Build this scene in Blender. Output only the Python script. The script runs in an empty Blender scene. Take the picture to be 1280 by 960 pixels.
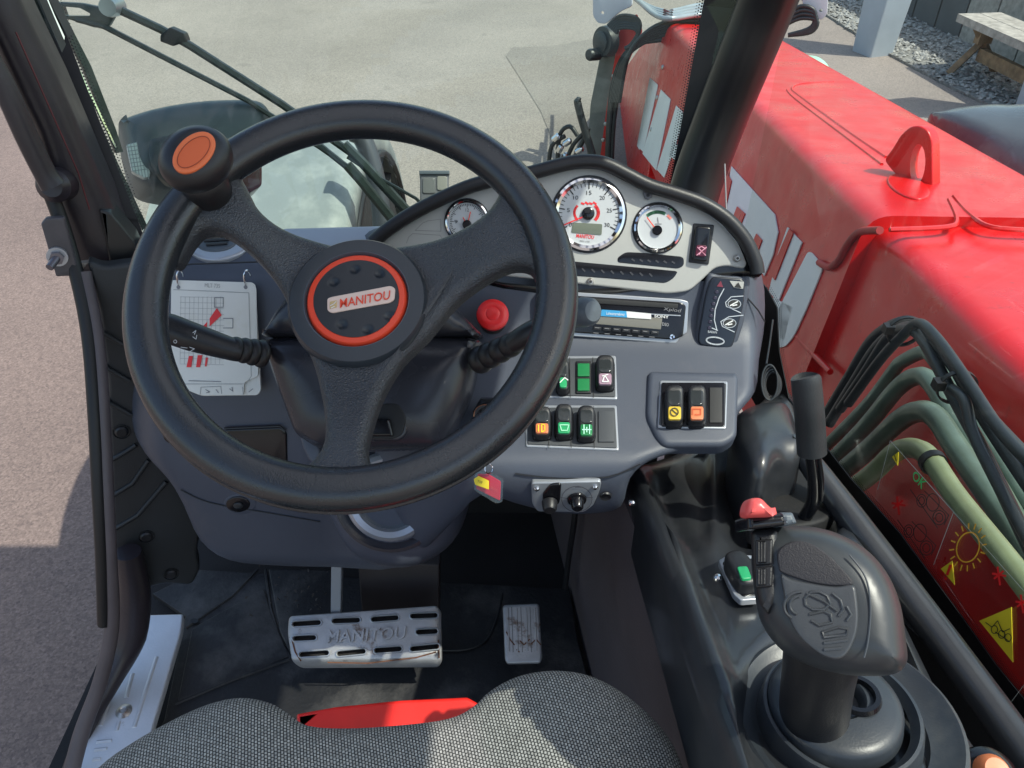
import bpy, bmesh, math, random
from mathutils import Vector, Matrix
from mathutils.geometry import delaunay_2d_cdt
random.seed(7)
R = math.radians
S = bpy.context.scene
COL = S.collection

# ------------------------------------------------------------------ camera, world, sun, exposure
PITCH = R(38); FPX = 985.0
CX = Vector((1, 0, 0)); CF = Vector((0, math.cos(PITCH), -math.sin(PITCH))); CU = Vector((0, math.sin(PITCH), math.cos(PITCH)))
CC = Vector((0, 0, 1.17))
cam = bpy.data.cameras.new('camera'); camo = bpy.data.objects.new('camera', cam); COL.objects.link(camo)
camo.location = CC; camo.rotation_euler = (R(90) - PITCH, 0, 0)
cam.sensor_fit = 'HORIZONTAL'; cam.angle = 2 * math.atan(640 / FPX); cam.clip_start = 0.02; cam.clip_end = 500
S.camera = camo
SUND = Vector((0.50, -0.17, 0.85)).normalized()
w = bpy.data.worlds.new('World'); S.world = w; w.use_nodes = True
nt = w.node_tree; bg = nt.nodes['Background']; sky = nt.nodes.new('ShaderNodeTexSky'); sky.sky_type = 'NISHITA'
sky.sun_disc = False; sky.sun_elevation = math.asin(SUND.z); sky.sun_rotation = math.atan2(SUND.x, SUND.y)
sky.air_density = 1.3; sky.dust_density = 2.0
nt.links.new(sky.outputs[0], bg.inputs[0]); bg.inputs[1].default_value = 0.15
sl = bpy.data.lights.new('sun', 'SUN'); sl.energy = 3.2; sl.angle = R(0.53); sl.color = (1.0, 0.955, 0.88)
so = bpy.data.objects.new('sun', sl); COL.objects.link(so); so.rotation_euler = (-SUND).to_track_quat('-Z', 'Y').to_euler(); so.location = (3, -1, 6)
S.view_settings.view_transform = 'Standard'; S.view_settings.look = 'None'; S.view_settings.gamma = 1
S.view_settings.use_curve_mapping = False; S.view_settings.exposure = 0.62

# ------------------------------------------------------------------ materials
def mat(name, col, rough=.5, metal=0., bump=0., bscale=400., coat=0., var=0., vscale=8., spec=.5, trans=0., alpha=1., dirt=None, dscale=6., dlo=.5, dhi=.7, sheen=0., coords='Object', rvar=0.):
    m = bpy.data.materials.new(name); m.use_nodes = True; n = m.node_tree; b = n.nodes['Principled BSDF']; L = n.links
    b.inputs['Base Color'].default_value = (*col, 1); b.inputs['Roughness'].default_value = rough; b.inputs['Metallic'].default_value = metal
    b.inputs['Specular IOR Level'].default_value = spec; b.inputs['Coat Weight'].default_value = coat; b.inputs['Coat Roughness'].default_value = .16
    b.inputs['Transmission Weight'].default_value = trans; b.inputs['Alpha'].default_value = alpha
    tc = n.nodes.new('ShaderNodeTexCoord')
    def noise(s, d=4.):
        t = n.nodes.new('ShaderNodeTexNoise'); t.inputs['Scale'].default_value = s; t.inputs['Detail'].default_value = d
        L.new(tc.outputs[coords], t.inputs['Vector']); return t
    c = None
    if var > 0:
        t = noise(vscale, 6.); r = n.nodes.new('ShaderNodeMapRange'); L.new(t.outputs['Fac'], r.inputs[0])
        r.inputs[1].default_value = .3; r.inputs[2].default_value = .7; r.inputs[3].default_value = 1 - var; r.inputs[4].default_value = 1 + var
        mx = n.nodes.new('ShaderNodeVectorMath'); mx.operation = 'SCALE'; mx.inputs[0].default_value = col; L.new(r.outputs[0], mx.inputs['Scale']); c = mx.outputs[0]
    if dirt:
        t = noise(dscale, 8.); t.inputs['Roughness'].default_value = .65
        r = n.nodes.new('ShaderNodeMapRange'); L.new(t.outputs['Fac'], r.inputs[0]); r.inputs[1].default_value = dlo; r.inputs[2].default_value = dhi
        mx = n.nodes.new('ShaderNodeMix'); mx.data_type = 'RGBA'; L.new(r.outputs[0], mx.inputs[0])
        if c: L.new(c, mx.inputs[6])
        else: mx.inputs[6].default_value = (*col, 1)
        mx.inputs[7].default_value = (*dirt, 1); c = mx.outputs[2]
    if c: L.new(c, b.inputs['Base Color'])
    if rvar > 0:
        t = noise(vscale * 1.7, 6.); r = n.nodes.new('ShaderNodeMapRange'); L.new(t.outputs['Fac'], r.inputs[0])
        r.inputs[1].default_value = .3; r.inputs[2].default_value = .7; r.inputs[3].default_value = rough - rvar; r.inputs[4].default_value = rough + rvar
        L.new(r.outputs[0], b.inputs['Roughness'])
    if bump > 0:
        t = noise(bscale, 2.); bp = n.nodes.new('ShaderNodeBump'); bp.inputs['Strength'].default_value = bump; bp.inputs['Distance'].default_value = .6 / bscale
        L.new(t.outputs['Fac'], bp.inputs['Height']); L.new(bp.outputs[0], b.inputs['Normal'])
    return m

def leather(name, col, rough, strength, scale):
    m = mat(name, col, rough, var=.12, vscale=14, rvar=.05, spec=.75)
    n = m.node_tree; L = n.links; b = n.nodes['Principled BSDF']
    tc = n.nodes.new('ShaderNodeTexCoord'); v = n.nodes.new('ShaderNodeTexVoronoi'); v.feature = 'DISTANCE_TO_EDGE'; v.inputs['Scale'].default_value = scale
    ns = n.nodes.new('ShaderNodeTexNoise'); ns.inputs['Scale'].default_value = scale * .8
    mx = n.nodes.new('ShaderNodeMix'); mx.data_type = 'RGBA'; mx.inputs[0].default_value = .0012 
    ad = n.nodes.new('ShaderNodeVectorMath'); ad.operation = 'MULTIPLY_ADD'; ad.inputs[1].default_value = (.004,) * 3
    L.new(tc.outputs['Object'], ns.inputs['Vector']); L.new(ns.outputs['Color'], ad.inputs[0]); L.new(tc.outputs['Object'], ad.inputs[2]); L.new(ad.outputs[0], v.inputs['Vector'])
    n.nodes.remove(mx)
    mr = n.nodes.new('ShaderNodeMapRange'); mr.inputs[1].default_value = 0; mr.inputs[2].default_value = .3; L.new(v.outputs['Distance'], mr.inputs[0])
    bp = n.nodes.new('ShaderNodeBump'); bp.inputs['Strength'].default_value = strength; bp.inputs['Distance'].default_value = .0016
    L.new(mr.outputs[0], bp.inputs['Height']); L.new(bp.outputs[0], b.inputs['Normal'])
    return m

def glassmat(name, tint, refl=.05, dust=.0):
    m = bpy.data.materials.new(name); m.use_nodes = True; n = m.node_tree; L = n.links; n.nodes.clear()
    o = n.nodes.new('ShaderNodeOutputMaterial'); t = n.nodes.new('ShaderNodeBsdfTransparent'); t.inputs[0].default_value = (*tint, 1)
    g = n.nodes.new('ShaderNodeBsdfGlossy'); g.inputs['Roughness'].default_value = .02; g.inputs[0].default_value = (.9, .95, .95, 1)
    f = n.nodes.new('ShaderNodeLayerWeight'); f.inputs[0].default_value = .5
    p5 = n.nodes.new('ShaderNodeMath'); p5.operation = 'POWER'; p5.inputs[1].default_value = 5; L.new(f.outputs['Facing'], p5.inputs[0])
    fa = n.nodes.new('ShaderNodeMath'); fa.operation = 'MULTIPLY_ADD'; fa.inputs[1].default_value = .9; fa.inputs[2].default_value = refl; L.new(p5.outputs[0], fa.inputs[0])
    a = n.nodes.new('ShaderNodeMixShader'); L.new(fa.outputs[0], a.inputs[0]); L.new(t.outputs[0], a.inputs[1]); L.new(g.outputs[0], a.inputs[2])
    if dust:
        d = n.nodes.new('ShaderNodeBsdfDiffuse'); d.inputs[0].default_value = (.55, .53, .48, 1)
        tc = n.nodes.new('ShaderNodeTexCoord'); ns = n.nodes.new('ShaderNodeTexNoise'); ns.inputs['Scale'].default_value = 9; ns.inputs['Detail'].default_value = 9; ns.inputs['Roughness'].default_value = .7
        L.new(tc.outputs['Object'], ns.inputs['Vector'])
        sp = n.nodes.new('ShaderNodeTexNoise'); sp.inputs['Scale'].default_value = 260; L.new(tc.outputs['Object'], sp.inputs['Vector'])
        r = n.nodes.new('ShaderNodeMapRange'); L.new(ns.outputs['Fac'], r.inputs[0]); r.inputs[1].default_value = .45; r.inputs[2].default_value = .75; r.inputs[3].default_value = dust * .3; r.inputs[4].default_value = dust
        r2 = n.nodes.new('ShaderNodeMapRange'); L.new(sp.outputs['Fac'], r2.inputs[0]); r2.inputs[1].default_value = .66; r2.inputs[2].default_value = .72; r2.inputs[3].default_value = 1; r2.inputs[4].default_value = 4
        mm = n.nodes.new('ShaderNodeMath'); mm.operation = 'MULTIPLY'; L.new(r.outputs[0], mm.inputs[0]); L.new(r2.outputs[0], mm.inputs[1])
        b = n.nodes.new('ShaderNodeMixShader'); L.new(mm.outputs[0], b.inputs[0]); L.new(a.outputs[0], b.inputs[1]); L.new(d.outputs[0], b.inputs[2]); a = b
    L.new(a.outputs[0], o.inputs[0]); return m

BLACK = mat('black_plastic', (.013, .013, .015), .42, bump=.25, bscale=900, var=.15)
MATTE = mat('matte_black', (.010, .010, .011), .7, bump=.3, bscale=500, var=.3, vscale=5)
GLOSSB = mat('gloss_black', (.008, .008, .010), .18, var=.2, rvar=.05)
CONS = mat('console_black', (.018, .020, .024), .40, coat=.45, var=.15, vscale=7, rvar=.05, bump=.05, bscale=700, dirt=(.045, .046, .045), dscale=6, dlo=.5, dhi=.85)
RIMM = leather('wheel_rubber', (.018, .020, .023), .27, .10, 420)
SPOKE = leather('grained_rubber', (.034, .037, .042), .32, .42, 380)
DASH = mat('dashboard_plastic', (.062, .072, .097), .45, bump=.45, bscale=1300, var=.08, vscale=6, dirt=(.10, .10, .115), dscale=9, dlo=.55, dhi=.9)
DASHL = mat('dashboard_top_plastic', (.12, .135, .165), .45, bump=.3, bscale=1200, var=.08)
SHROUD = mat('shroud_plastic', (.030, .031, .040), .27, bump=.15, bscale=900, var=.1, rvar=.05)
SILVER = mat('fascia_silver', (.43, .43, .405), .42, bump=.1, bscale=1500, var=.05)
SILV2 = mat('silver_trim', (.42, .44, .47), .3, metal=.5, var=.08)
STALKM = mat('stalk_black', (.014, .014, .016), .38, bump=.2, bscale=900)
CHROME = mat('chrome', (.75, .75, .76), .08, metal=1)
STEEL = mat('worn_steel', (.50, .49, .47), .38, metal=.75, var=.12, vscale=30, bump=.2, bscale=250, dirt=(.14, .08, .05), dscale=22, dlo=.57, dhi=.68)
ALU = mat('pedal_aluminium', (.44, .44, .45), .42, metal=.5, var=.12, vscale=40, dirt=(.17, .11, .08), dscale=30, dlo=.60, dhi=.70, bump=.15, bscale=300)
SILLM = mat('sill_aluminium', (.66, .68, .71), .42, metal=.35, var=.06, vscale=20, dirt=(.30, .22, .15), dscale=16, dlo=.62, dhi=.74, bump=.1, bscale=250)
PILLAR = mat('pillar_paint', (.026, .021, .026), .38, var=.25, vscale=9, rvar=.07, bump=.08, bscale=200)
PILLARB = mat('pillar_black', (.014, .014, .015), .35, var=.3, vscale=9, rvar=.06)
FRAMEP = mat('frame_paint', (.095, .08, .085), .5, var=.15, vscale=12, bump=.1, bscale=300)
RUBBER = mat('rubber_seal', (.006, .006, .007), .5)
RED = mat('red_paint', (.60, .006, .006), .34, coat=.10, var=.07, vscale=7, dirt=(.33, .014, .013), dscale=38, dlo=.60, dhi=.80, bump=.03, bscale=45, rvar=.10)
REDD = mat('red_paint_inner', (.42, .016, .014), .5, var=.15, vscale=7, dirt=(.12, .02, .02), dscale=9, dlo=.5, dhi=.75)
REDP = mat('red_plastic', (.80, .02, .022), .32, var=.05)
REDS = mat('red_seat_base', (.82, .022, .015), .4, var=.1, vscale=20)
REDI = mat('red_ink', (.75, .03, .035), .5)
ORRED = mat('orange_red_ring', (.78, .062, .022), .35)
ORANGE = mat('orange_plastic', (.78, .17, .055), .5, var=.06, vscale=30)
PINK = mat('pink_red_plastic', (.75, .10, .095), .3)
WHITE = mat('white_paint', (.78, .78, .76), .45, var=.04)
PAPER = mat('laminated_paper', (.72, .72, .67), .32, var=.04, vscale=15, dirt=(.60, .56, .42), dscale=12, dlo=.5, dhi=.8)
FACEM = mat('dial_face', (.52, .54, .55), .45)
INK = mat('black_ink', (.02, .02, .02), .6)
GREYI = mat('grey_ink', (.22, .22, .23), .6)
LCD = mat('lcd', (.15, .17, .13), .25)
LCD2 = mat('lcd_radio', (.20, .19, .16), .2)
GREEN = mat('green_lens', (.015, .19, .06), .3)
BRGRN = mat('bright_green', (.02, .33, .12), .35)
AMBER = mat('amber_lens', (.66, .20, .08), .35)
YELL = mat('yellow_sticker', (.80, .62, .03), .45)
YELD = mat('yellow_lens', (.62, .42, .04), .35)
BLUE = mat('blue_sticker', (.05, .33, .62), .4)
LENS = mat('clear_lens', (.62, .66, .68), .15, bump=.8, bscale=120)
DKRED = mat('dark_red_lens', (.09, .012, .016), .25)
GALV = mat('grey_paint_steel', (.30, .33, .37), .35, metal=.3, var=.12, vscale=5)
FENDER = mat('fender_plastic', (.20, .225, .225), .38, var=.14, vscale=3, dirt=(.42, .44, .41), dscale=5, dlo=.45, dhi=.75, rvar=.06)
HOUS = mat('housing_plastic', (.075, .092, .11), .42, var=.15, vscale=9, bump=.1, bscale=400)
HOOD = mat('dark_hood_plastic', (.085, .105, .12), .28, var=.2, vscale=4, rvar=.06)
PIPE = mat('pipe_paint', (.125, .175, .135), .38, var=.22, vscale=20, rvar=.1, dirt=(.09, .12, .09), dscale=16, dlo=.5, dhi=.75, metal=.2)
PIPE2 = mat('pipe_yellow_green', (.19, .23, .125), .38, var=.2, vscale=20, dirt=(.16, .18, .10), dscale=16, dlo=.5, dhi=.75)
HOSE = mat('hose_rubber', (.020, .024, .027), .42, var=.25, vscale=30)
MAT_F = mat('floor_mat_rubber', (.013, .013, .015), .62, bump=.25, bscale=160, var=.3, vscale=9, dirt=(.15, .14, .13), dscale=5, dlo=.50, dhi=.82, rvar=.1)
KICK = mat('kick_panel_plastic', (.020, .023, .026), .5, bump=.3, bscale=800, var=.2, vscale=8, dirt=(.045, .045, .045), dscale=10, dlo=.55, dhi=.8)
BULK = mat('bulkhead', (.014, .012, .012), .8, bump=.3, bscale=300, var=.3)
WALLM = mat('console_side_panel', (.085, .070, .075), .62, bump=.25, bscale=300, var=.2, vscale=6, dirt=(.13, .10, .10), dscale=6, dlo=.6, dhi=.85)
CONCP = mat('blue_grey_paint', (.36, .42, .47), .5, var=.08, vscale=4, dirt=(.22, .17, .10), dscale=3, dlo=.62, dhi=.8)
WOOD = mat('grey_wood', (.36, .34, .30), .75, var=.3, vscale=18, bump=.4, bscale=60)
WOODB = mat('brown_wood', (.26, .18, .10), .75, var=.3, vscale=18, bump=.4, bscale=60)
PANEL = mat('dark_cladding', (.06, .075, .085), .6, var=.2, vscale=3)
STONE = mat('gravel_stone', (.30, .30, .28), .8, var=.5, vscale=20)
MINT = mat('mint_green_plastic', (.35, .62, .46), .4, var=.06)
TYRE = mat('tyre_rubber', (.018, .018, .02), .7, bump=.4, bscale=80)
CLEAR = glassmat('clear_glass', (.85, .97, .87), refl=.02, dust=.018)
SIDEG = glassmat('side_glass', (.92, .97, .915), refl=.03, dust=.028)
GAUGEG = glassmat('gauge_glass', (.97, .98, .98))
PLASTIC_CLR = glassmat('clear_film', (.80, .84, .82), dust=.05)

def asphalt(name='asphalt', lo=(.18, .157, .142, 1), hi=(.312, .27, .242, 1)):
    m = bpy.data.materials.new(name); m.use_nodes = True; n = m.node_tree; L = n.links; b = n.nodes['Principled BSDF']
    tc = n.nodes.new('ShaderNodeTexCoord')
    def N(s, d, r=.6):
        t = n.nodes.new('ShaderNodeTexNoise'); t.inputs['Scale'].default_value = s; t.inputs['Detail'].default_value = d; t.inputs['Roughness'].default_value = r; L.new(tc.outputs['Object'], t.inputs['Vector']); return t
    big = N(.7, 6); fine = N(120, 5, .75); v = n.nodes.new('ShaderNodeTexVoronoi'); v.inputs['Scale'].default_value = 110; L.new(tc.outputs['Object'], v.inputs['Vector'])
    cr = n.nodes.new('ShaderNodeValToRGB'); cr.color_ramp.elements[0].position = .30; cr.color_ramp.elements[0].color = lo
    cr.color_ramp.elements[1].position = .70; cr.color_ramp.elements[1].color = hi; L.new(fine.outputs['Fac'], cr.inputs[0])
    c2 = n.nodes.new('ShaderNodeMapRange'); L.new(big.outputs['Fac'], c2.inputs[0]); c2.inputs[1].default_value = .3; c2.inputs[2].default_value = .7; c2.inputs[3].default_value = .84; c2.inputs[4].default_value = 1.12
    vm = n.nodes.new('ShaderNodeVectorMath'); vm.operation = 'SCALE'; L.new(cr.outputs[0], vm.inputs[0]); L.new(c2.outputs[0], vm.inputs['Scale'])
    # stones of the aggregate
    c3 = n.nodes.new('ShaderNodeValToRGB'); c3.color_ramp.elements[0].position = .0; c3.color_ramp.elements[0].color = (.72, .72, .72, 1); c3.color_ramp.elements[1].position = .9; c3.color_ramp.elements[1].color = (1.25, 1.24, 1.2, 1)
    L.new(v.outputs['Color'], c3.inputs[0]); v2 = n.nodes.new('ShaderNodeVectorMath'); v2.operation = 'MULTIPLY'; L.new(vm.outputs[0], v2.inputs[0]); L.new(c3.outputs[0], v2.inputs[1])
    # oil stains
    st = N(1.4, 3, .5); mr = n.nodes.new('ShaderNodeMapRange'); L.new(st.outputs['Fac'], mr.inputs[0]); mr.inputs[1].default_value = .66; mr.inputs[2].default_value = .74; mr.inputs[3].default_value = 1; mr.inputs[4].default_value = .72
    v3 = n.nodes.new('ShaderNodeVectorMath'); v3.operation = 'SCALE'; L.new(v2.outputs[0], v3.inputs[0]); L.new(mr.outputs[0], v3.inputs['Scale'])
    L.new(v3.outputs[0], b.inputs['Base Color']); b.inputs['Roughness'].default_value = .85
    bp = n.nodes.new('ShaderNodeBump'); bp.inputs['Strength'].default_value = .5; bp.inputs['Distance'].default_value = .004; L.new(fine.outputs['Fac'], bp.inputs['Height']); L.new(bp.outputs[0], b.inputs['Normal'])
    return m
ASPH = asphalt()
ASPHB = asphalt('brown_asphalt', (.115, .086, .073, 1), (.245, .190, .163, 1))

def fabric():
    m = bpy.data.materials.new('seat_fabric'); m.use_nodes = True; n = m.node_tree; L = n.links; b = n.nodes['Principled BSDF']
    tc = n.nodes.new('ShaderNodeTexCoord'); mp = n.nodes.new('ShaderNodeMapping'); L.new(tc.outputs['Object'], mp.inputs[0]); mp.inputs['Rotation'].default_value = (0, 0, R(76))
    mp.inputs['Scale'].default_value = (1, 1, 0)
    ns = n.nodes.new('ShaderNodeTexNoise'); ns.inputs['Scale'].default_value = 420; L.new(tc.outputs['Object'], ns.inputs['Vector'])
    ad = n.nodes.new('ShaderNodeVectorMath'); ad.operation = 'MULTIPLY_ADD'; ad.inputs[1].default_value = (.0006,) * 3; L.new(ns.outputs['Color'], ad.inputs[0]); L.new(mp.outputs[0], ad.inputs[2])
    br = n.nodes.new('ShaderNodeTexBrick'); br.inputs['Scale'].default_value = 1; br.inputs['Brick Width'].default_value = .0031; br.inputs['Row Height'].default_value = .0026
    br.inputs['Mortar Size'].default_value = .00062; br.inputs['Mortar Smooth'].default_value = .8; br.offset = .5
    br.inputs['Color1'].default_value = (.40, .40, .365, 1); br.inputs['Color2'].default_value = (.27, .27, .245, 1); br.inputs['Mortar'].default_value = (.013, .013, .013, 1)
    L.new(ad.outputs[0], br.inputs['Vector']); L.new(br.outputs['Color'], b.inputs['Base Color'])
    bp = n.nodes.new('ShaderNodeBump'); bp.invert = True; bp.inputs['Strength'].default_value = .8; bp.inputs['Distance'].default_value = .0008; L.new(br.outputs['Fac'], bp.inputs['Height']); L.new(bp.outputs[0], b.inputs['Normal'])
    b.inputs['Roughness'].default_value = .85
    return m
FAB = fabric()

# ------------------------------------------------------------------ geometry helpers
def ray(px, py): return (CX * (px - 640) + CU * (480 - py) + CF * FPX) / FPX
def at(px, py, t): return CC + ray(px, py) * t                    # a point t metres deep
def proj(p):
    q = Vector(p) - CC; t = q.dot(CF); return 640 + FPX * q.dot(CX) / t, 480 - FPX * q.dot(CU) / t, t
class Plane:
    def __init__(s, p, n): s.p = Vector(p); s.n = Vector(n).normalized()
    def t(s, px, py): d = ray(px, py); return (s.p - CC).dot(s.n) / d.dot(s.n)
    def __call__(s, px, py): return CC + ray(px, py) * s.t(px, py)
    def off(s, h): return Plane(s.p + s.n * h, s.n)
def elev(p, e, az=0): return Plane(p, (math.sin(R(az)) * math.cos(R(e)), -math.cos(R(az)) * math.cos(R(e)), math.sin(R(e))))
def facing(px, py, t, tilt=0, turn=0):                            # plane roughly square to the view line
    return Plane(at(px, py, t), (Matrix.Rotation(R(turn), 3, 'Z') @ Matrix.Rotation(R(tilt), 3, 'X') @ (-ray(px, py).normalized())))

WL = {}
def wloc(o): return WL.get(o.name, Vector((0, 0, 0))) if o else Vector((0, 0, 0))
def link(name, me, parent, loc):
    o = bpy.data.objects.new(name, me); COL.objects.link(o)
    o.location = Vector(loc) - wloc(parent)
    if parent: o.parent = parent
    WL[o.name] = Vector(loc); return o
def tag(o, label, cat=None, group=None, kind=None):
    if label: o['label'] = label
    if cat: o['category'] = cat
    if group: o['group'] = group
    if kind: o['kind'] = kind
    return o
def thing(name, label, cat, loc, group=None):
    o = link(name, None, None, loc); o.empty_display_size = .05; return tag(o, label, cat, group)

class MB:
    def __init__(s): s.v = []; s.f = []
    def add(s, vs, fs):
        b = len(s.v); s.v += [Vector(x) for x in vs]; s.f += [tuple(b + i for i in f) for f in fs]; return s
    def build(s, name, m, parent=None, sharp=35, loc=None, fix=True):
        if loc is None:
            if parent: loc = wloc(parent)
            else:
                mn = [min(v[i] for v in s.v) for i in range(3)]; mxx = [max(v[i] for v in s.v) for i in range(3)]
                loc = Vector(((mn[0] + mxx[0]) / 2, (mn[1] + mxx[1]) / 2, mn[2]))
        me = bpy.data.meshes.new(name); me.from_pydata([v - loc for v in s.v], [], s.f)
        if fix:
            bm = bmesh.new(); bm.from_mesh(me); bmesh.ops.remove_doubles(bm, verts=bm.verts, dist=1e-6); bmesh.ops.recalc_face_normals(bm, faces=bm.faces); bm.to_mesh(me); bm.free()
        me.materials.append(m)
        if sharp > 0:
            me.shade_smooth(); me.set_sharp_from_angle(angle=R(sharp))
        return link(name, me, parent, loc)
    def box(s, c, sx, sy, sz, M3=None):
        c = Vector(c); vs = []
        for z in (-1, 1):
            for x, y in ((-1, -1), (1, -1), (1, 1), (-1, 1)):
                q = Vector((x * sx / 2, y * sy / 2, z * sz / 2)); vs.append(c + (M3 @ q if M3 else q))
        return s.add(vs, [(0, 3, 2, 1), (4, 5, 6, 7), (0, 1, 5, 4), (1, 2, 6, 5), (2, 3, 7, 6), (3, 0, 4, 7)])
    def tube(s, pts, r, seg=10, cap=True, smooth=0, flat=1.0):
        pts = [Vector(p) for p in pts]
        if smooth: pts = catmull(pts, smooth)
        n = len(pts); rs = r if isinstance(r, (list, tuple)) else [r] * n
        if len(rs) != n: rs = [rs[0] + (rs[-1] - rs[0]) * i / (n - 1) if len(rs) == 2 else lerp_list(rs, i / (n - 1)) for i in range(n)]
        t0 = (pts[1] - pts[0]).normalized(); up = Vector((0, 0, 1)) if abs(t0.z) < .9 else Vector((0, 1, 0))
        a = t0.cross(up).normalized(); b0 = len(s.v); fs = []; vs = []
        for i, p in enumerate(pts):
            t = (pts[min(i + 1, n - 1)] - pts[max(i - 1, 0)]).normalized(); a = (a - t * a.dot(t)).normalized(); b = t.cross(a)
            for k in range(seg):
                an = 2 * math.pi * k / seg; vs.append(p + (a * math.cos(an) + b * math.sin(an) * flat) * rs[i])
        for i in range(n - 1):
            for k in range(seg):
                k2 = (k + 1) % seg; fs.append((i * seg + k, i * seg + k2, (i + 1) * seg + k2, (i + 1) * seg + k))
        if cap: fs += [tuple(range(seg - 1, -1, -1)), tuple((n - 1) * seg + k for k in range(seg))]
        return s.add(vs, fs)
    def lathe(s, prof, o, axis, seg=40, xdir=None, sx=1., sy=1.):
        o = Vector(o); ax = Vector(axis).normalized(); xd = Vector(xdir) if xdir else (CX if abs(ax.x) < .9 else Vector((0, 1, 0)))
        a = (xd - ax * xd.dot(ax)).normalized(); b = ax.cross(a); vs = []; fs = []
        for (r, h) in prof:
            for k in range(seg):
                an = 2 * math.pi * k / seg; vs.append(o + ax * h + (a * math.cos(an) * sx + b * math.sin(an) * sy) * max(r, 1e-5))
        for i in range(len(prof) - 1):
            for k in range(seg):
                k2 = (k + 1) % seg; fs.append((i * seg + k, i * seg + k2, (i + 1) * seg + k2, (i + 1) * seg + k))
        return s.add(vs, fs)
    def slab(s, out, surf, rnd=.002, thick=.01, grid=0, back=None, dome=0., domeR=30., steps=4, holes=(), hfn=None, nocap=False):
        """outline in photograph pixels laid on a surface in the place; real thickness behind it, rounded rim"""
        out = [Vector((p[0], p[1])) for p in out]
        ar = sum(a.x * b.y - b.x * a.y for a, b in zip(out, out[1:] + out[:1]))
        if ar < 0: out.reverse()
        if back is None: back = -surf.n
        back = Vector(back); n = len(out)
        c = sum(out, Vector((0, 0))) / n; t0 = (surf(c.x, c.y) - CC).dot(CF); k_px = FPX / t0
        nrm = []
        for i in range(n):
            d1 = (out[i] - out[i - 1]); d2 = (out[(i + 1) % n] - out[i])
            d1 = d1.normalized() if d1.length > 1e-6 else d2.normalized(); d2 = d2.normalized() if d2.length > 1e-6 else d1
            nn = Vector((-d1.y - d2.y, d1.x + d2.x)); l = nn.length
            nn = nn / l if l > 1e-6 else Vector((-d1.y, d1.x)); cs = max(.5, nn.dot(Vector((-d1.y, d1.x)))); nrm.append(nn / cs)
        def dist(p): return min(segd(p, out[i], out[(i + 1) % n]) for i in range(n))
        def place(p, push, edge=None):
            q = surf(p.x, p.y)
            if dome:
                d = min(1., (edge if edge is not None else dist(p)) / domeR); q = q + (-back) * dome * math.sqrt(max(0, 1 - (1 - d) ** 2))
            if hfn: q = q + (-back) * hfn(p.x, p.y)
            return q + back * push
        rings = []
        if rnd > 0:
            for k in range(steps + 1):
                th = k / steps * math.pi / 2; ins = rnd * (1 - math.cos(th)) * k_px
                rings.append(([out[i] + nrm[i] * ins for i in range(n)], rnd * (1 - math.sin(th)), ins))
        else: rings.append((out, 0., 0.))
        vs = []; fs = []
        bk = [place(p, thick, 0.) for p in rings[0][0]]; vs += bk
        for (pp, push, ins) in rings: vs += [place(p, push, ins) for p in pp]
        for r_ in range(len(rings)):
            for i in range(n):
                j = (i + 1) % n; fs.append((r_ * n + i, r_ * n + j, (r_ + 1) * n + j, (r_ + 1) * n + i))
        inner = rings[-1][0]; base = len(rings) * n; lastoff = base
        v2 = list(inner); ed = [(i, (i + 1) % n) for i in range(n)]; hol = []
        for h in holes:
            h = [Vector((p[0], p[1])) for p in h]; b0 = len(v2); v2 += h; ed += [(b0 + i, b0 + (i + 1) % len(h)) for i in range(len(h))]; hol.append(h)
        if grid:
            xs = [p.x for p in inner]; ys = [p.y for p in inner]; x = min(xs) + grid / 2
            row = 0
            while x < max(xs):
                y = min(ys) + grid / 2 + (grid / 2 if row % 2 else 0)
                while y < max(ys):
                    p = Vector((x, y))
                    if inside(p, inner) and dist2(p, inner) > grid * .35 and not any(inside(p, h) or dist2(p, h) < grid * .3 for h in hol): v2.append(p)
                    y += grid
                x += grid * .87; row += 1
        res = delaunay_2d_cdt(v2, ed, [], 0 if not True else 1, 1e-5) if False else delaunay_2d_cdt(v2, ed, [], 0, 1e-5)
        rv, rf, orig = res[0], res[2], res[3]
        m = {}
        for i, o in enumerate(orig):
            k = next((q for q in o if q < n), None)
            if k is not None: m[i] = lastoff + k
            else: m[i] = len(vs); vs.append(place(rv[i], 0.))
        for f in rf:
            cc = sum((rv[i] for i in f), Vector((0, 0))) / len(f)
            if inside(cc, inner) and not any(inside(cc, h) for h in hol): fs.append(tuple(m[i] for i in f))
        for h in hol:                                              # walls of holes
            b0 = len(vs); vs += [place(p, 0.) for p in h] + [place(p, thick) for p in h]; L_ = len(h)
            fs += [(b0 + i, b0 + (i + 1) % L_, b0 + L_ + (i + 1) % L_, b0 + L_ + i) for i in range(L_)]
        if not nocap and not hol: fs.append(tuple(range(n - 1, -1, -1)))
        return s.add(vs, fs)
def lerp_list(r, u):
    x = u * (len(r) - 1); i = min(int(x), len(r) - 2); return r[i] + (r[i + 1] - r[i]) * (x - i)
def segd(p, a, b):
    d = b - a; l = d.length_squared
    if l < 1e-12: return (p - a).length
    t = max(0, min(1, (p - a).dot(d) / l)); return (p - a - d * t).length
def dist2(p, poly): return min(segd(p, poly[i - 1], poly[i]) for i in range(len(poly)))
def inside(p, poly):
    c = False; j = len(poly) - 1
    for i in range(len(poly)):
        a, b = poly[i], poly[j]
        if (a.y > p.y) != (b.y > p.y) and p.x < (b.x - a.x) * (p.y - a.y) / (b.y - a.y) + a.x: c = not c
        j = i
    return c
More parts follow.
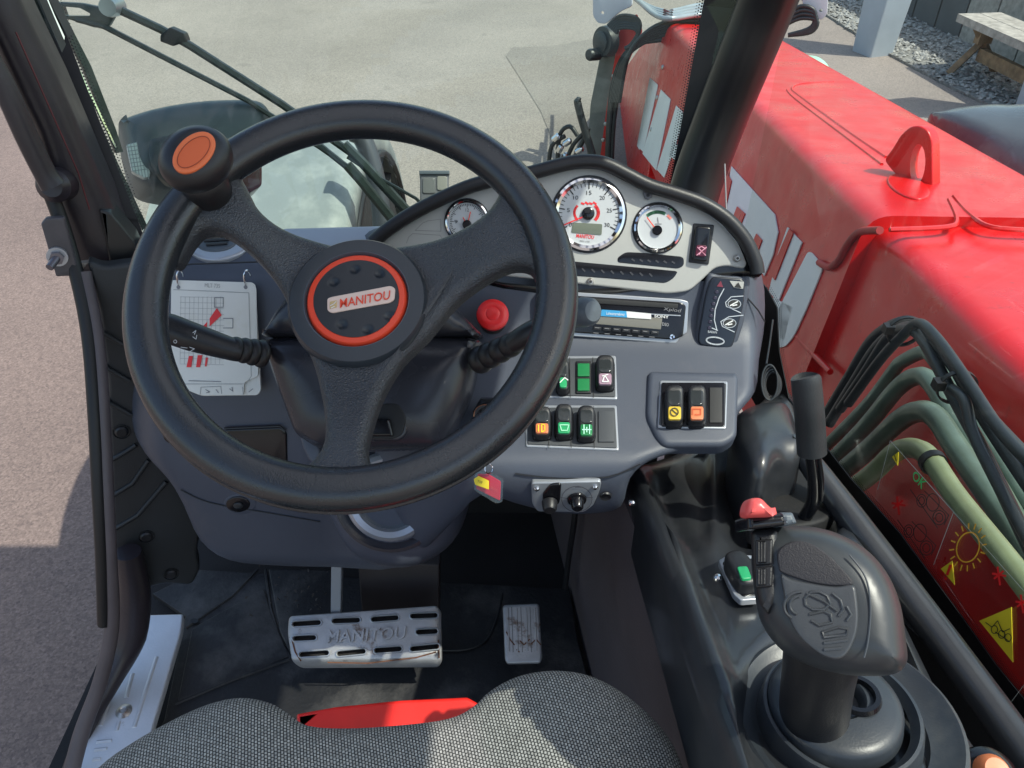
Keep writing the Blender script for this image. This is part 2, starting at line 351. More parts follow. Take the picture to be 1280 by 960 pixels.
def catmull(P, k, closed=False):
    n = len(P); o = []
    rng = n if closed else n - 1
    for i in range(rng):
        if closed: a, b, c, d = P[i - 1], P[i], P[(i + 1) % n], P[(i + 2) % n]
        else: a, b, c, d = P[max(i - 1, 0)], P[i], P[i + 1], P[min(i + 2, n - 1)]
        for j in range(k):
            t = j / k; o.append(.5 * ((2 * b) + (c - a) * t + (2 * a - 5 * b + 4 * c - d) * t * t + (3 * b - a - 3 * c + d) * t ** 3))
    if not closed: o.append(P[-1])
    return o
def spl(P, k=5): return catmull([Vector(p) for p in P], k, True)
def rpoly(P, r=4, k=4):                                           # polygon with filleted corners
    P = [Vector(p) for p in P]; o = []; n = len(P)
    for i in range(n):
        a, b, c = P[i - 1], P[i], P[(i + 1) % n]; d1 = a - b; d2 = c - b
        q = min(r, d1.length * .45, d2.length * .45); s_ = b + d1.normalized() * q; e = b + d2.normalized() * q
        for j in range(k + 1):
            t = j / k; o.append(s_ * (1 - t) ** 2 + b * 2 * t * (1 - t) + e * t * t)
    return o
def rect(x0, y0, x1, y1, r=3, k=3): return rpoly([(x0, y0), (x1, y0), (x1, y1), (x0, y1)], r, k)
def ell(cx, cy, rx, ry=None, n=28, rot=0):
    ry = rx if ry is None else ry; c, s_ = math.cos(R(rot)), math.sin(R(rot))
    return [(cx + rx * math.cos(a) * c - ry * math.sin(a) * s_, cy + rx * math.cos(a) * s_ + ry * math.sin(a) * c) for a in (2 * math.pi * i / n for i in range(n))]
def part(name, out, surf, m, parent=None, lift=0., **k):
    return MB().slab(out, surf.off(lift) if lift else surf, **k).build(name, m, parent)
def strokes(name, lines, surf, lift, wpx, m, parent=None, h=.0003):
    """flat print: ribbons of wpx pixels on a surface"""
    mb = MB(); sf = surf.off(lift)
    for L_ in lines:
        L_ = [Vector(p) for p in L_]
        for a, b in zip(L_, L_[1:]):
            d = b - a
            if d.length < 1e-6: continue
            d.normalize(); nn = Vector((-d.y, d.x)) * wpx / 2; e = d * wpx * .3
            q = [sf(*(a - e + nn)), sf(*(b + e + nn)), sf(*(b + e - nn)), sf(*(a - e - nn))]
            mb.add(q, [(0, 1, 2, 3)])
    return mb.build(name, m, parent, sharp=0, fix=False)
def text(name, body, quad, surf, lift, m, parent=None, depth=0., bold=.0, font_k=1.):
    """lettering: quad = top-left, top-right, bottom-right, bottom-left pixels it fills"""
    cu = bpy.data.curves.new('t', 'FONT'); cu.body = body; cu.offset = bold; cu.extrude = .0; cu.resolution_u = 3
    to = bpy.data.objects.new('t', cu); COL.objects.link(to); dg = bpy.context.evaluated_depsgraph_get(); me = bpy.data.meshes.new_from_object(to.evaluated_get(dg))
    bpy.data.objects.remove(to); vs = [v.co.copy() for v in me.vertices]; fs = [tuple(p.vertices) for p in me.polygons]; bpy.data.meshes.remove(me)
    x0 = min(v.x for v in vs); x1 = max(v.x for v in vs); y0 = min(v.y for v in vs); y1 = max(v.y for v in vs)
    q = [Vector(p) for p in quad]; sf = surf.off(lift); mb = MB(); W = []
    for v in vs:
        u = (v.x - x0) / (x1 - x0); w_ = (v.y - y0) / (y1 - y0)
        p = (q[0] * (1 - u) + q[1] * u) * w_ + (q[3] * (1 - u) + q[2] * u) * (1 - w_); W.append(sf(p.x, p.y))
    mb.add(W, fs)
    if depth:                                                      # raised letters
        top = len(W); mb.v = [p + surf.n * depth for p in W] + W
        from collections import Counter
        cnt = Counter(tuple(sorted((f[i], f[(i + 1) % len(f)]))) for f in fs for i in range(len(f)))
        for f in fs:
            for i in range(len(f)):
                a, b = f[i], f[(i + 1) % len(f)]
                if cnt[tuple(sorted((a, b)))] == 1: mb.f.append((a, b, b + top, a + top))
    return mb.build(name, m, parent, sharp=0, fix=False)
def tube(name, pts, r, m, parent=None, **k): return MB().tube(pts, r, **k).build(name, m, parent, sharp=50)
def lathe(name, prof, o, ax, m, parent=None, **k): return MB().lathe(prof, o, ax, **k).build(name, m, parent, sharp=35)
def surfmix(fn, n):
    class Q: pass
    class F:
        def __init__(s, h=0): s.n = Vector(n).normalized(); s.h = h
        def __call__(s, px, py): return CC + ray(px, py) * fn(px, py) + s.n * s.h
        def off(s, h): return F(s.h + h)
    return F()
def smax(a, b, k=.02): h = max(k - abs(a - b), 0) / k; return max(a, b) + h * h * k * .25
def smin(a, b, k=.02): return -smax(-a, -b, k)
def sstep(a, b, x): t = max(0, min(1, (x - a) / (b - a))); return t * t * (3 - 2 * t)
GROUND = Plane((0, 0, -.9), (0, 0, 1))
def screw(c, n, r, parent, m=CHROME, name='screw'):
    return lathe(name, [(0, r * .8), (r * .6, r * .75), (r, r * .2), (r, -r * .4)], c, n, m, parent, seg=12)

exec_parts = []
# ================================================================== GROUND AND YARD
def struct(o): o['kind'] = 'structure'; return o
def gp(px, py, z=-.9): return Plane((0, 0, z), (0, 0, 1))(px, py)
mb = MB(); mb.add([(-60, -30, -.9), (60, -30, -.9), (60, 90, -.9), (-60, 90, -.9)], [(0, 1, 2, 3)])
g = mb.build('ground', ASPH, sharp=0); struct(g)
qa, qb = gp(62, 150), gp(128, 345); qd = (qa - qb).normalized(); qe = qb - qd * 9; qf = qa + qd * 30
sq = [(qe.x, qe.y), (qe.x - 25, qe.y), (qf.x - 25, qf.y), (qf.x, qf.y)]
struct(MB().add([(x, y, -.896) for x, y in sq], [(0, 1, 2, 3)]).build('side_pavement', ASPHB, sharp=0))
SHADOW_ASPH = asphalt('shadow_asphalt', (.145, .128, .116, 1), (.262, .228, .205, 1))
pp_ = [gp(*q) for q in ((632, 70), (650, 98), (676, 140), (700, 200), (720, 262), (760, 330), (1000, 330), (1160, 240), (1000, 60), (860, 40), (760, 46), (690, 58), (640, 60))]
struct(MB().add([p + Vector((0, 0, .004)) for p in pp_], [tuple(range(len(pp_)))]).build('painted_ground_shadow', SHADOW_ASPH, sharp=0))  # darker sheet paints the shadow beside the boom onto the yard
# gravel bed beside the building
gb = [gp(1035, 22), gp(1104, 66), gp(1190, 112), gp(1262, 146), gp(1400, 215), gp(1700, 200), gp(1500, 60), gp(1290, -5), gp(1100, -20), gp(985, -12)]
mb = MB(); mb.add([p + Vector((0, 0, .02)) for p in gb] + [p + Vector((0, 0, -.05)) for p in gb], [tuple(range(10))] + [(i, (i + 1) % 10, 10 + (i + 1) % 10, 10 + i) for i in range(10)])
SOIL = mat('gravel_base', (.20, .20, .185), .9, bump=1., bscale=60, var=.5, vscale=30)
struct(mb.build('gravel_bed', SOIL, sharp=0))
poly2 = [Vector((p.x, p.y)) for p in gb]
mb = MB(); n = 0
while n < 5200:
    q = Vector((random.uniform(2.2, 7.5), random.uniform(3.5, 12)))
    if not inside(q, poly2): continue
    px, py, t = proj((q.x, q.y, -.88))
    if not (960 < px < 1330 and -30 < py < 200): 
        if random.random() < .8: continue
    r = random.uniform(.012, .028); a = random.random() * 6.28; c = Vector((q.x, q.y, -.875)); e = random.uniform(.5, .9)
    M3 = Matrix.Rotation(a, 3, 'Z') @ Matrix.Rotation(random.uniform(-.6, .6), 3, 'X')
    o8 = [M3 @ Vector(v) * r for v in ((1.2, 0, 0), (.3, .9, .1), (-1, .4, 0), (-.8, -.7, 0), (.5, -.9, 0), (.1, 0, e))]
    mb.add([c + v for v in o8], [(0, 1, 5), (1, 2, 5), (2, 3, 5), (3, 4, 5), (4, 0, 5)]); n += 1
o = mb.build('gravel', STONE, sharp=0, fix=False); tag(o, 'loose grey gravel beside the yard wall', 'gravel', kind='stuff')
# clad wall
wb0, wb1 = gp(1128, 20), gp(1250, 78); wd = (wb1 - wb0).normalized(); wn = Vector((-wd.y, wd.x, 0)); wn = wn if wn.dot(CC - wb0) > 0 else -wn
t = thing('clad_wall', 'dark grey clad wall of upright boards behind the gravel strip', 'wall', wb0)
mb = MB(); A = wb0 - wd * 3.2 - wn * .12; B = wb0 + wd * 6.5 - wn * .12; mb.box((A + B) / 2 + Vector((0, 0, .5)), (B - A).length, .12, 1.0, Matrix.Rotation(math.atan2(wd.y, wd.x), 3, 'Z')); mb.build('backing', MATTE, t, sharp=0)
LIGHTP = mat('pale_board', (.30, .30, .27), .8, var=.25, vscale=20)
for i in range(22):
    c = wb0 + wd * (-3 + i * .42) - wn * .035; m_ = PANEL if i < 10 else LIGHTP
    mb = MB(); ww = .395 if i < 10 else .40; mb.box(c + Vector((0, 0, .51)), ww, .04, .98, Matrix.Rotation(math.atan2(wd.y, wd.x), 3, 'Z')); mb.build('board', m_, t, sharp=0)
# tapering post
def post(name, c, w0, w1, h, ang, m, lab, yaw=0.):
    M3 = Matrix.Rotation(yaw, 3, 'Z'); vs = []
    for z, wd_ in ((-.05, w0), (0, w0), (h, w1)):
        for x, y in ((-1, -1), (1, -1), (1, 1), (-1, 1)): vs.append(Vector(c) + M3 @ Vector((x * wd_ / 2 + z * ang, y * wd_ / 2, z)))
    fs = [(8, 9, 10, 11), (0, 3, 2, 1)]
    for k in (0, 4): fs += [(k + i, k + (i + 1) % 4, k + 4 + (i + 1) % 4, k + 4 + i) for i in range(4)]
    o = MB().add(vs, fs).build(name, m, sharp=0); bv = o.modifiers.new('b', 'BEVEL'); bv.width = .012; bv.segments = 2
    return tag(o, lab, 'post')
post('steel_post', gp(1090, 66) , .25, .36, 1.5, .03, CONCP, 'pale blue grey post widening upward at the gravel edge', yaw=R(20))
post('steel_post', gp(1298, 150), .26, .36, 1.5, .02, CONCP, 'pale blue grey post cut off by the right edge beyond the dark hood', yaw=R(15))
# bench
BZ = -.44
c0, c1, c2 = gp(1197, 17, BZ), gp(1330, 75, BZ), gp(1246, 13, BZ)
t = thing('bench', 'weathered grey plank bench on brown crossed legs standing on the gravel', 'bench', gp(1196, 82))
ld = (c1 - c0).normalized(); sd = (c2 - c0) - ld * (c2 - c0).dot(ld); wdt = max(.34, sd.length); sd.normalize(); ya = math.atan2(ld.y, ld.x); M3 = Matrix.Rotation(ya, 3, 'Z')
for k in range(2):
    mb = MB(); mb.box(c0 + ld * .95 + sd * (wdt * (.25 + .5 * k)) - Vector((0, 0, .03)), 1.9, wdt / 2 - .008, .06, M3); mb.build('seat_plank', WOOD, t, sharp=0)
for s_ in (.16, 1.7):
    for q in (-1, 1):
        a = c0 + ld * s_ + sd * (wdt / 2 + q * wdt * .55); b = c0 + ld * s_ + sd * (wdt / 2 - q * wdt * .25); a.z = -.88; b.z = BZ - .065
        mb = MB(); mb.tube([a, b], .035, seg=4); mb.build('leg', WOODB, t, sharp=0)
    mb = MB(); mb.box(c0 + ld * s_ + sd * wdt / 2 + Vector((0, 0, -.13)), .07, .12, .14, M3); mb.build('leg_brace', WOODB, t, sharp=0)
mb = MB(); mb.box(c0 + ld * .93 + sd * wdt / 2 + Vector((0, 0, -.28)), 1.5, .05, .10, M3); mb.build('rail', WOODB, t, sharp=0)

# ================================================================== BOOM (outside, to the right)
bd = Vector((.048, .99, -.125)).normalized(); bu = Vector((0, .125, .99)); bu = (bu - bd * bu.dot(bd)).normalized(); br_ = bd.cross(bu).normalized()
P1 = at(1120, 305, 1.5)                                            # on the rounded upper left edge
def bpt(s, r, u): return P1 + bd * s + br_ * r + bu * u
WB = .44
def section(off=0., lean=.10, h=.62, r=.045):
    o = []
    # left side bottom -> left edge -> top -> right edge -> right side bottom
    pts = [(-lean - off, -h), (-.004 - off, -.05), (0 - off, 0 + off), (WB + off, 0 + off), (WB + off + .02, -h)]
    o.append(Vector(pts[0]))
    for i in (2, 3):
        a, b, c = Vector(pts[i - 1] if i == 3 else pts[0]), Vector(pts[i]), Vector(pts[i + 1])
        d1 = (a - b).normalized(); d2 = (c - b).normalized(); s_ = b + d1 * r; e = b + d2 * r
        for j in range(7): u = j / 6; o.append(s_ * (1 - u) ** 2 + b * 2 * u * (1 - u) + e * u * u)
    o.append(Vector(pts[4])); return o
def extrude(sec, s0, s1, capn=True, nseg=1, scale1=1.):
    mb = MB(); n = len(sec); vs = []
    for k in range(nseg + 1):
        s_ = s0 + (s1 - s0) * k / nseg
        vs += [bpt(s_, p.x, p.y) for p in sec]
    fs = [(k * n + i, k * n + (i + 1) % n, (k + 1) * n + (i + 1) % n, (k + 1) * n + i) for k in range(nseg) for i in range(n)]
    fs += [tuple(range(n - 1, -1, -1)), tuple(nseg * n + i for i in range(n))]
    return mb.add(vs, fs)
boom = thing('loader_boom', 'red telescopic loader boom with white lettering seen through the right window', 'boom', bpt(.5, .2, -.6))
extrude(section(0), -1.3, .12, nseg=3).build('boom_rear_section', RED, boom, sharp=40)
extrude(section(.022, r=.05), .10, 3.55, nseg=4).build('boom_cover', RED, boom, sharp=40)
extrude([Vector(p) for p in ((.05, -.05), (WB - .05, -.05), (WB - .05, -.45), (.05, -.45))], 3.5, 4.1).build('inner_boom', REDD, boom, sharp=0)
# side plane for lettering
sa = bpt(1, -.10 - .022, -.62); sb_ = bpt(1, -.022, .022); nside = (sb_ - sa).cross(bd).normalized(); nside = nside if nside.x < 0 else -nside
SIDE = Plane(sb_, nside); SIDER = Plane(bpt(0, 0, 0), nside); BTOP = Plane(bpt(0, 0, .022), bu); BTOPR = Plane(bpt(0, 0, 0), bu)
part('nose_flange', rpoly([(806, 50), (832, 44), (822, 120), (806, 245), (760, 245), (766, 150), (782, 84)], 4), SIDE, RED, boom, lift=-.012, rnd=.006, thick=.05)
# white lettering, straight strokes
def wpoly(*p): return part('letter', p, SIDE, WHITE, boom, lift=.004, rnd=0, thick=.003)
wpoly((812, 97), (822, 106), (799, 187), (796, 182)); wpoly((823, 108), (837, 124), (814, 213), (800, 190)) if False else None
wpoly((812, 97), (822, 107), (804, 190), (796, 182)); wpoly((826, 112), (838, 124), (820, 213), (803, 192)); wpoly((845, 132), (857, 144), (830, 222), (821, 212)); wpoly((838, 172), (856, 190), (850, 206), (832, 190))
wpoly((914, 208), (968, 268), (972, 290), (966, 318), (955, 345), (905, 262))          # T / O block
wpoly((972, 318), (984, 284), (1002, 303), (972, 378), (961, 364))                     # U left stroke
part('letter', rpoly([(1011, 312), (1029, 333), (1008, 385), (992, 420), (981, 434), (968, 434), (966, 400)], 7), SIDE, WHITE, boom, lift=.004, rnd=0, thick=.003)
wpoly((966, 372), (990, 384), (980, 425), (964, 415))
for p in (((907, 214), (914, 226), (906, 262), (900, 258)), ((921, 258), (931, 267), (924, 284), (915, 274)), ((945, 292), (952, 300), (944, 322), (937, 312)), ((986, 286), (991, 291), (968, 350), (962, 342))):
    part('letter_counter', p, SIDE, RED, boom, lift=.008, rnd=0, thick=.003)
# panel beads on the top
def bead(pts, r=.006): tube('weld_bead', [BTOP.off(-.001)(*p) for p in pts], r, RED, boom, seg=6, smooth=5)
bead([(1042, 103), (1002, 105), (990, 111), (1000, 121), (1056, 162), (1107, 197)], .005); bead([(984, 113), (994, 124), (1052, 168), (1102, 206)], .005)
bead([(1192, 246), (1212, 268), (1240, 284), (1300, 288)], .005); bead([(1186, 250), (1196, 276), (1180, 284), (1112, 287)], .005)
# side bulges near rear of cover: recess edge
tube('cover_edge', [SIDE.off(.006)(*p) for p in ((1100, 288), (1075, 290), (1060, 305), (1048, 326), (1036, 334), (1024, 328))], .008, REDD, boom, seg=8, smooth=5)
for p in ((829, 84), (822, 122), (815, 162)): screw(SIDE(*p), nside, .014, boom, STEEL, 'bolt')
# hidden low side rail
tube('side_rail', [SIDER.off(.02)(*p) for p in ((975, 385), (1000, 425), (1038, 465))], .007, RED, boom, seg=8)
# lifting lug
lp = BTOPR(1140, 246); LUG = Plane(BTOP(1128, 222), (-.80, -.58, .12))
lug = MB().slab(rpoly([(1104, 200), (1114, 188), (1126, 168), (1138, 158), (1150, 157), (1160, 163), (1165, 176), (1166, 240), (1150, 238), (1122, 222)], 7), LUG, rnd=.004, thick=.032, holes=[ell(1147, 205, 9.5, 25, 24, 4)])
tag(lug.build('lifting_lug', RED, boom), None)
MB().slab(ell(1136, 232, 28, 13, 24, 22), BTOP.off(.004), rnd=.002, thick=.006).build('lug_weld_pad', RED, boom)

# pipes and hoses on the boom's flank
PP = SIDER.off(.10); PQ = SIDER.off(.16)
pipes = [([(1030, 560), (1085, 505), (1118, 462), (1128, 452), (1155, 440), (1170, 452), (1195, 490), (1240, 560), (1330, 700)], .0115, PIPE, 'topmost thin grey green pipe bent over the boom flank behind hoses'),
         ([(1020, 595), (1080, 535), (1122, 485), (1148, 470), (1165, 480), (1190, 520), (1232, 585), (1330, 760)], .0145, PIPE, 'second grey green hydraulic pipe bent over the boom flank'),
         ([(1040, 600), (1085, 562), (1125, 525), (1152, 514), (1172, 524), (1200, 566), (1262, 655), (1340, 775)], .0165, PIPE, 'thickest blue green hydraulic pipe bent across the boom flank'),
         ([(1060, 614), (1090, 592), (1118, 566), (1140, 560), (1162, 572), (1196, 622), (1262, 705), (1350, 820)], .0135, PIPE2, 'lowest yellow green pipe behind the warning stickers')]
for i, (p, r, m_, lab) in enumerate(pipes):
    pl = PP if i != 3 else PQ
    o = tube('hydraulic_pipe', [pl.off(-.02 * (3 - i))(*q) for q in p], r, m_, seg=12, smooth=6); tag(o, lab, 'pipe', 'painted pipes on the boom flank')
hs = [([(1032, 520), (1062, 470), (1090, 425), (1122, 404), (1150, 408), (1188, 450), (1226, 510), (1300, 590)], .0085), ([(1036, 530), (1068, 478), (1098, 432), (1130, 410), (1160, 418), (1196, 462), (1236, 530), (1310, 640)], .0085),
      ([(1050, 512), (1080, 468), (1112, 420), (1138, 412), (1158, 432), (1186, 485), (1205, 520), (1232, 570), (1290, 690)], .0075), ([(1060, 505), (1100, 450), (1128, 420), (1148, 404), (1172, 424), (1210, 478), (1252, 540), (1320, 610)], .007),
      ([(1190, 486), (1206, 502), (1216, 540), (1240, 590), (1272, 650), (1310, 720)], .0065)]
for i, (p, r) in enumerate(hs):
    o = tube('hydraulic_hose', [PQ.off(.004 + .007 * i)(*q) for q in p], r, HOSE, seg=10, smooth=6)
    tag(o, ('outermost black hose arching over the pipes', 'black hose just inside the outermost one over the pipes', 'innermost black hose of the arched bundle tied at its bend', 'thin black hose crossing over the top of the bundle', 'black hose leaving the bundle at the second cable tie')[i], 'hose', 'black hoses on the boom flank')
for c, lab, a in (((1130, 414), 'black cable tie round the hoses at the top of their bend', 60), ((1196, 484), 'black cable tie round the hoses below their bend', 25)):
    cc = PQ.off(.02)(*c); ax = (PQ(c[0] + 10, c[1] + 14) - PQ(*c)).normalized()
    prof = [(.021, -.003), (.023, -.003), (.023, .003), (.021, .003), (.021, -.003)]
    mb = MB(); mb.lathe(prof, cc, ax, seg=24); mb.box(cc + nside * .022, .012, .012, .012); o = mb.build('cable_tie', RUBBER); tag(o, lab, 'cable tie')
mb = MB(); mb.lathe([(.0135, -.005), (.0165, -.005), (.0165, .005), (.0135, .005), (.0135, -.005)], PQ(1166, 578), PQ(1196, 622) - PQ(1162, 572), seg=20); tag(mb.build('pipe_clamp', RUBBER), 'black rubber ring round the lowest yellow green pipe', 'clamp')

# nose of the boom: plate, pulley, hoses, lamps
NP = Plane(bpt(3.62, -.12, -.2), (-.45, -.89, .1))
t = thing('boom_head', 'grey steel plate and red bracket at the far front end of the boom', 'boom head', bpt(3.8, -.1, -.8))
part('side_plate', rpoly([(757, 36), (778, 40), (768, 110), (752, 205), (733, 205), (738, 130)], 3), NP, mat('olive_grey_steel', (.17, .17, .15), .6, var=.3), t, lift=-.05, rnd=.003, thick=.05)
part('red_bracket', rpoly([(776, 30), (793, 18), (800, 40), (782, 80), (765, 130), (757, 205), (749, 205), (760, 120)], 3), NP, RED, t, lift=-.02, rnd=.003, thick=.05)
for i, p in enumerate(((771, 50), (767, 95), (757, 155), (754, 175))): screw(NP(*p), NP.n, .013, t, STEEL, 'bolt')
pc = NP.off(.03)(757, 52)
lathe('pulley', [(0, .05), (.05, .05), (.06, .045), (.045, .035), (.085, .03), (.09, 0), (.09, -.03)], pc, (-.8, -.55, .1), HOSE, t, seg=28)
lathe('pulley_pin', [(0, .06), (.03, .06), (.035, .05), (.035, -.02)], NP.off(.06)(745, 68), (-.8, -.55, .1), HOSE, t, seg=16)
t = thing('hose_bundle', 'bundle of black hoses looping off the front end of the boom', 'hoses', bpt(3.4, -.2, -.8))
for i in range(6):
    j = (i - 3) * 2.2
    tube('hose', [NP.off(.06 + .012 * (i % 3))(*q) for q in ((762 + j * .6, 215), (765 + j * .7, 150), (773 + j, 100), (790 + j * .6, 60 - j * .2), (830, 45 + j), (880, 36 + j), (930, 32 + j))], .012, HOSE, t, seg=8, smooth=5)
for i in range(6): tube('hose', [NP.off(.10)(*q) for q in ((760 + i * 2, 32 + 2 * i), (775, 20 + 3 * i), (795, 22 + i * 3), (800 - i, 36 + i * 4), (786 - i, 60))], .011, HOSE, t, seg=8, smooth=5)
for i in range(6): tube('hose', [NP.off(.16 + .01 * i)(*q) for q in ((764 + i * 2, 128), (776 + i * 2, 84 - i * 3), (792 + i * 4, 62 - i * 5), (822 + i * 6, 46 - 5 * i), (862, 38 - i * 4), (910, 44 - i * 5))], .012, HOSE, t, seg=8, smooth=5)
for i in range(4): tube('steel_pipe', [BTOP.off(.04 + i * .01)(*q) for q in ((790 + i * 4, -4 + i * 3), (830, 14 + i * 3), (880, 6 + 4 * i), (960, 12 + 5 * i))], .013, GALV, t, seg=8, smooth=5)
t = thing('hose_coupling', 'cluster of shiny couplings and black hoses beside the boom head', 'couplings', NP.off(.2)(715, 200))
CP = NP.off(.25)
for i, q in enumerate((((697, 200), (700, 168), (712, 158), (722, 170)), ((686, 205), (690, 182), (706, 170)), ((706, 205), (716, 182), (728, 168)), ((712, 208), (722, 190), (736, 160)))): tube('hose', [CP.off(.01 * i)(*z) for z in q], .014, HOSE, t, seg=8, smooth=4)
for q in ((700, 186), (709, 178), (706, 196), (724, 188), (695, 172)): lathe('coupling', [(0, .03), (.012, .03), (.02, .02), (.02, -.02), (.012, -.03), (0, -.03)], CP.off(.03)(*q), (.1 + random.random(), -.3, .8), CHROME, t, seg=10)
tube('handle', [CP.off(.05)(*z) for z in ((746, 210), (738, 185), (728, 152), (722, 128), (724, 127))], .024, HOSE, t, seg=10, smooth=5)
for nm, o_, hole, lab in (('lamp_plate', [(741, -15), (741, 20), (747, 29), (757, 30), (776, 14), (790, 8), (790, -20)], (753, 16), 'pale grey plate with bolt hole at the left of the boom head'), ('lamp_plate', [(1000, -20), (1036, -20), (1034, 18), (1026, 26), (1004, 8)], (1026, 13), 'pale grey plate with bolt hole right of the cab pillar')):
    pl = NP.off(.05) if o_[0][0] < 900 else Plane(bpt(3.6, .45, 0), (-.3, -.95, .1))
    o = MB().slab(rpoly(o_, 4), pl, rnd=.003, thick=.012, holes=[ell(hole[0], hole[1], 2.2)]).build(nm, mat('pale_grey_plate', (.50, .50, .55), .45)); tag(o, lab, 'plate')
pl = Plane(bpt(3.55, .42, 0), (-.3, -.95, .1))
t = thing('cable_loop', 'dark cables looping at the pillar near the right grey plate', 'cables', pl(1000, 40))
for i in range(4): tube('cable', [pl(*q) for q in ((975, 26 + i * 3), (1000, 8 + i * 5), (1018 + i, 14 + i * 4), (1014, 34 + i * 2), (985, 44))], .012, HOSE, t, seg=8, smooth=5)

# mint cover, dark hood
pl = facing(1015, 84, 5.0, -25)
o = MB().slab(rpoly([(984, 66), (1024, 70), (1038, 82), (1041, 106), (1000, 112), (980, 90)], 8), pl, rnd=.03, thick=.3, grid=8, dome=.05, domeR=14).build('cable_drum_cover', MINT, sharp=60); tag(o, 'mint green plastic shape on the ground beyond the boom', 'cover')
pl = facing(1240, 190, 2.7, -30)
o = MB().slab(spl([(1158, 158), (1180, 147), (1215, 141), (1260, 140), (1330, 150), (1380, 260), (1330, 330), (1240, 280), (1180, 220)]), pl, rnd=.02, thick=.25, grid=10, dome=.22, domeR=85, steps=6).build('wheel_hood', HOOD, sharp=70); tag(o, 'glossy dark grey domed hood just beyond the boom', 'hood')

# ================================================================== FRONT LEFT FENDER, LAMP
t = thing('front_fender', 'pale grey green front left mudguard beyond the windscreen', 'fender', (-.7, 1.9, -.9))
mb = MB(); Cc = Vector((0, 1.95, -.26)); Rr = .70; vs = []; fs = []; N_ = 28
xs = (-.84, -.83, -.82, -.42, -.385, -.37, -.37)
for i in range(N_ + 1):
    a = R(48 + i * 122 / N_)
    for j, x in enumerate(xs):
        rr = Rr + (0, -.0, .0, 0, -.012, -.04, -.10)[j]; rr = Rr - .08 if j == 0 else rr
        vs.append(Vector((x, Cc.y + math.cos(a) * -rr, Cc.z + math.sin(a) * rr)))
M_ = len(xs); fs = [(i * M_ + j, i * M_ + j + 1, (i + 1) * M_ + j + 1, (i + 1) * M_ + j) for i in range(N_) for j in range(M_ - 1)]
o = mb.add(vs, fs).build('fender_shell', FENDER, t, sharp=50); sd_ = o.modifiers.new('s', 'SOLIDIFY'); sd_.thickness = .006
tube('fender_edge', [(-.37, Cc.y - math.cos(R(a)) * (Rr - .09), Cc.z + math.sin(R(a)) * (Rr - .09)) for a in range(50, 171, 8)], .010, RUBBER, t, seg=8)
lathe('tyre', [(.30, -.13), (.50, -.17), (.58, -.16), (.60, -.12), (.60, .12), (.58, .16), (.50, .17), (.30, .13)], (-.55, 1.95, -.30), (1, 0, 0), TYRE, t, seg=48)
lathe('rim', [(0, .05), (.12, .06), (.15, .02), (.28, .04), (.30, .13)], (-.55, 1.95, -.30), (1, 0, 0), WHITE, t, seg=32)
lugs = MB()
for i in range(26):
    a = 2 * math.pi * i / 26
    for s_ in (-1, 1):
        c = Vector((-.55 + s_ * .08, 1.95 + math.cos(a + s_ * .12) * .61, -.30 + math.sin(a + s_ * .12) * .61)); lugs.box(c, .17, .05, .045, Matrix.Rotation(a - math.pi / 2, 3, 'X') @ Matrix.Rotation(s_ * .5, 3, 'Z'))
lugs.build('tread', TYRE, t, sharp=0)
# arc stay right of the fender
o = tube('fender_stay', [facing(450, 220, 1.75)(*q) for q in ((440, 165), (452, 172), (462, 195), (470, 225), (476, 262), (478, 300))], .021, mat('stay_plastic', (.045, .05, .06), .45), seg=10, smooth=4); tag(o, 'dark curved stay at the right edge of the pale mudguard', 'stay')
# lamp housing
LP = facing(235, 190, 1.22, -12, 6)
t = thing('lamp_housing', 'blue grey plastic lamp housing with clear ribbed side lens on the mudguard', 'lamp', LP.off(-.1)(240, 250))
part('housing', spl([(150, 158), (152, 150), (190, 137), (240, 128), (290, 125), (325, 128), (340, 150), (335, 190), (300, 222), (250, 238), (195, 234), (168, 222), (158, 195)]), LP, HOUS, t, rnd=.012, thick=.16, grid=9, dome=.045, domeR=40)
part('lens_recess', spl([(186, 178), (196, 171), (230, 165), (262, 160), (280, 190), (270, 225), (225, 232), (200, 222), (186, 200)]), LP, mat('housing_recess', (.045, .055, .065), .45), t, lift=.042, rnd=.004, thick=.03, grid=12, dome=.01)
part('side_lens', rpoly([(158, 181), (176, 176), (182, 180), (181, 200), (188, 215), (187, 221), (180, 222), (165, 214)], 2), LP, LENS, t, lift=.034, rnd=.002, thick=.02)
ll = [[(158 + i * 4 + 1, 180 - i), (166 + i * 4, 214 + i * 2)] for i in range(6)] + [[(159 + i * .8, 184 + i * 5), (182 + i * .6, 181 + i * 5)] for i in range(7)]
strokes('lens_ribs', ll, LP, .0345, .8, mat('lens_shadow', (.22, .24, .26), .3), t)
part('rear_lens', rpoly([(302, 205), (318, 196), (328, 202), (328, 232), (312, 241), (300, 232)], 5), LP, DKRED, t, lift=.0, rnd=.006, thick=.08)
# small dark box with two panes beyond the dash
LP2 = facing(542, 232, 1.9, -8)
t = thing('dark_box', 'small dark square box with two panes beyond the dashboard hood', 'lamp', LP2.off(-.05)(542, 250))
part('box_body', rect(525, 216, 561, 262, 2), LP2, mat('box_grey', (.11, .11, .12), .4), t, rnd=.004, thick=.08)
part('box_pane', rect(528, 222, 544, 242, 3), LP2, mat('box_pane_dark', (.12, .12, .12), .2), t, lift=.003, rnd=.002, thick=.01)
part('box_pane', rect(546, 220, 559, 238, 3), LP2, mat('box_pane_pale', (.22, .21, .19), .2), t, lift=.003, rnd=.002, thick=.01)
part('box_top', rect(524, 213, 562, 218, 1), LP2, HOUS, t, lift=.006, rnd=.002, thick=.09)
# ================================================================== CAB FRAME
def framed(o, lab, cat): return tag(o, lab, cat)
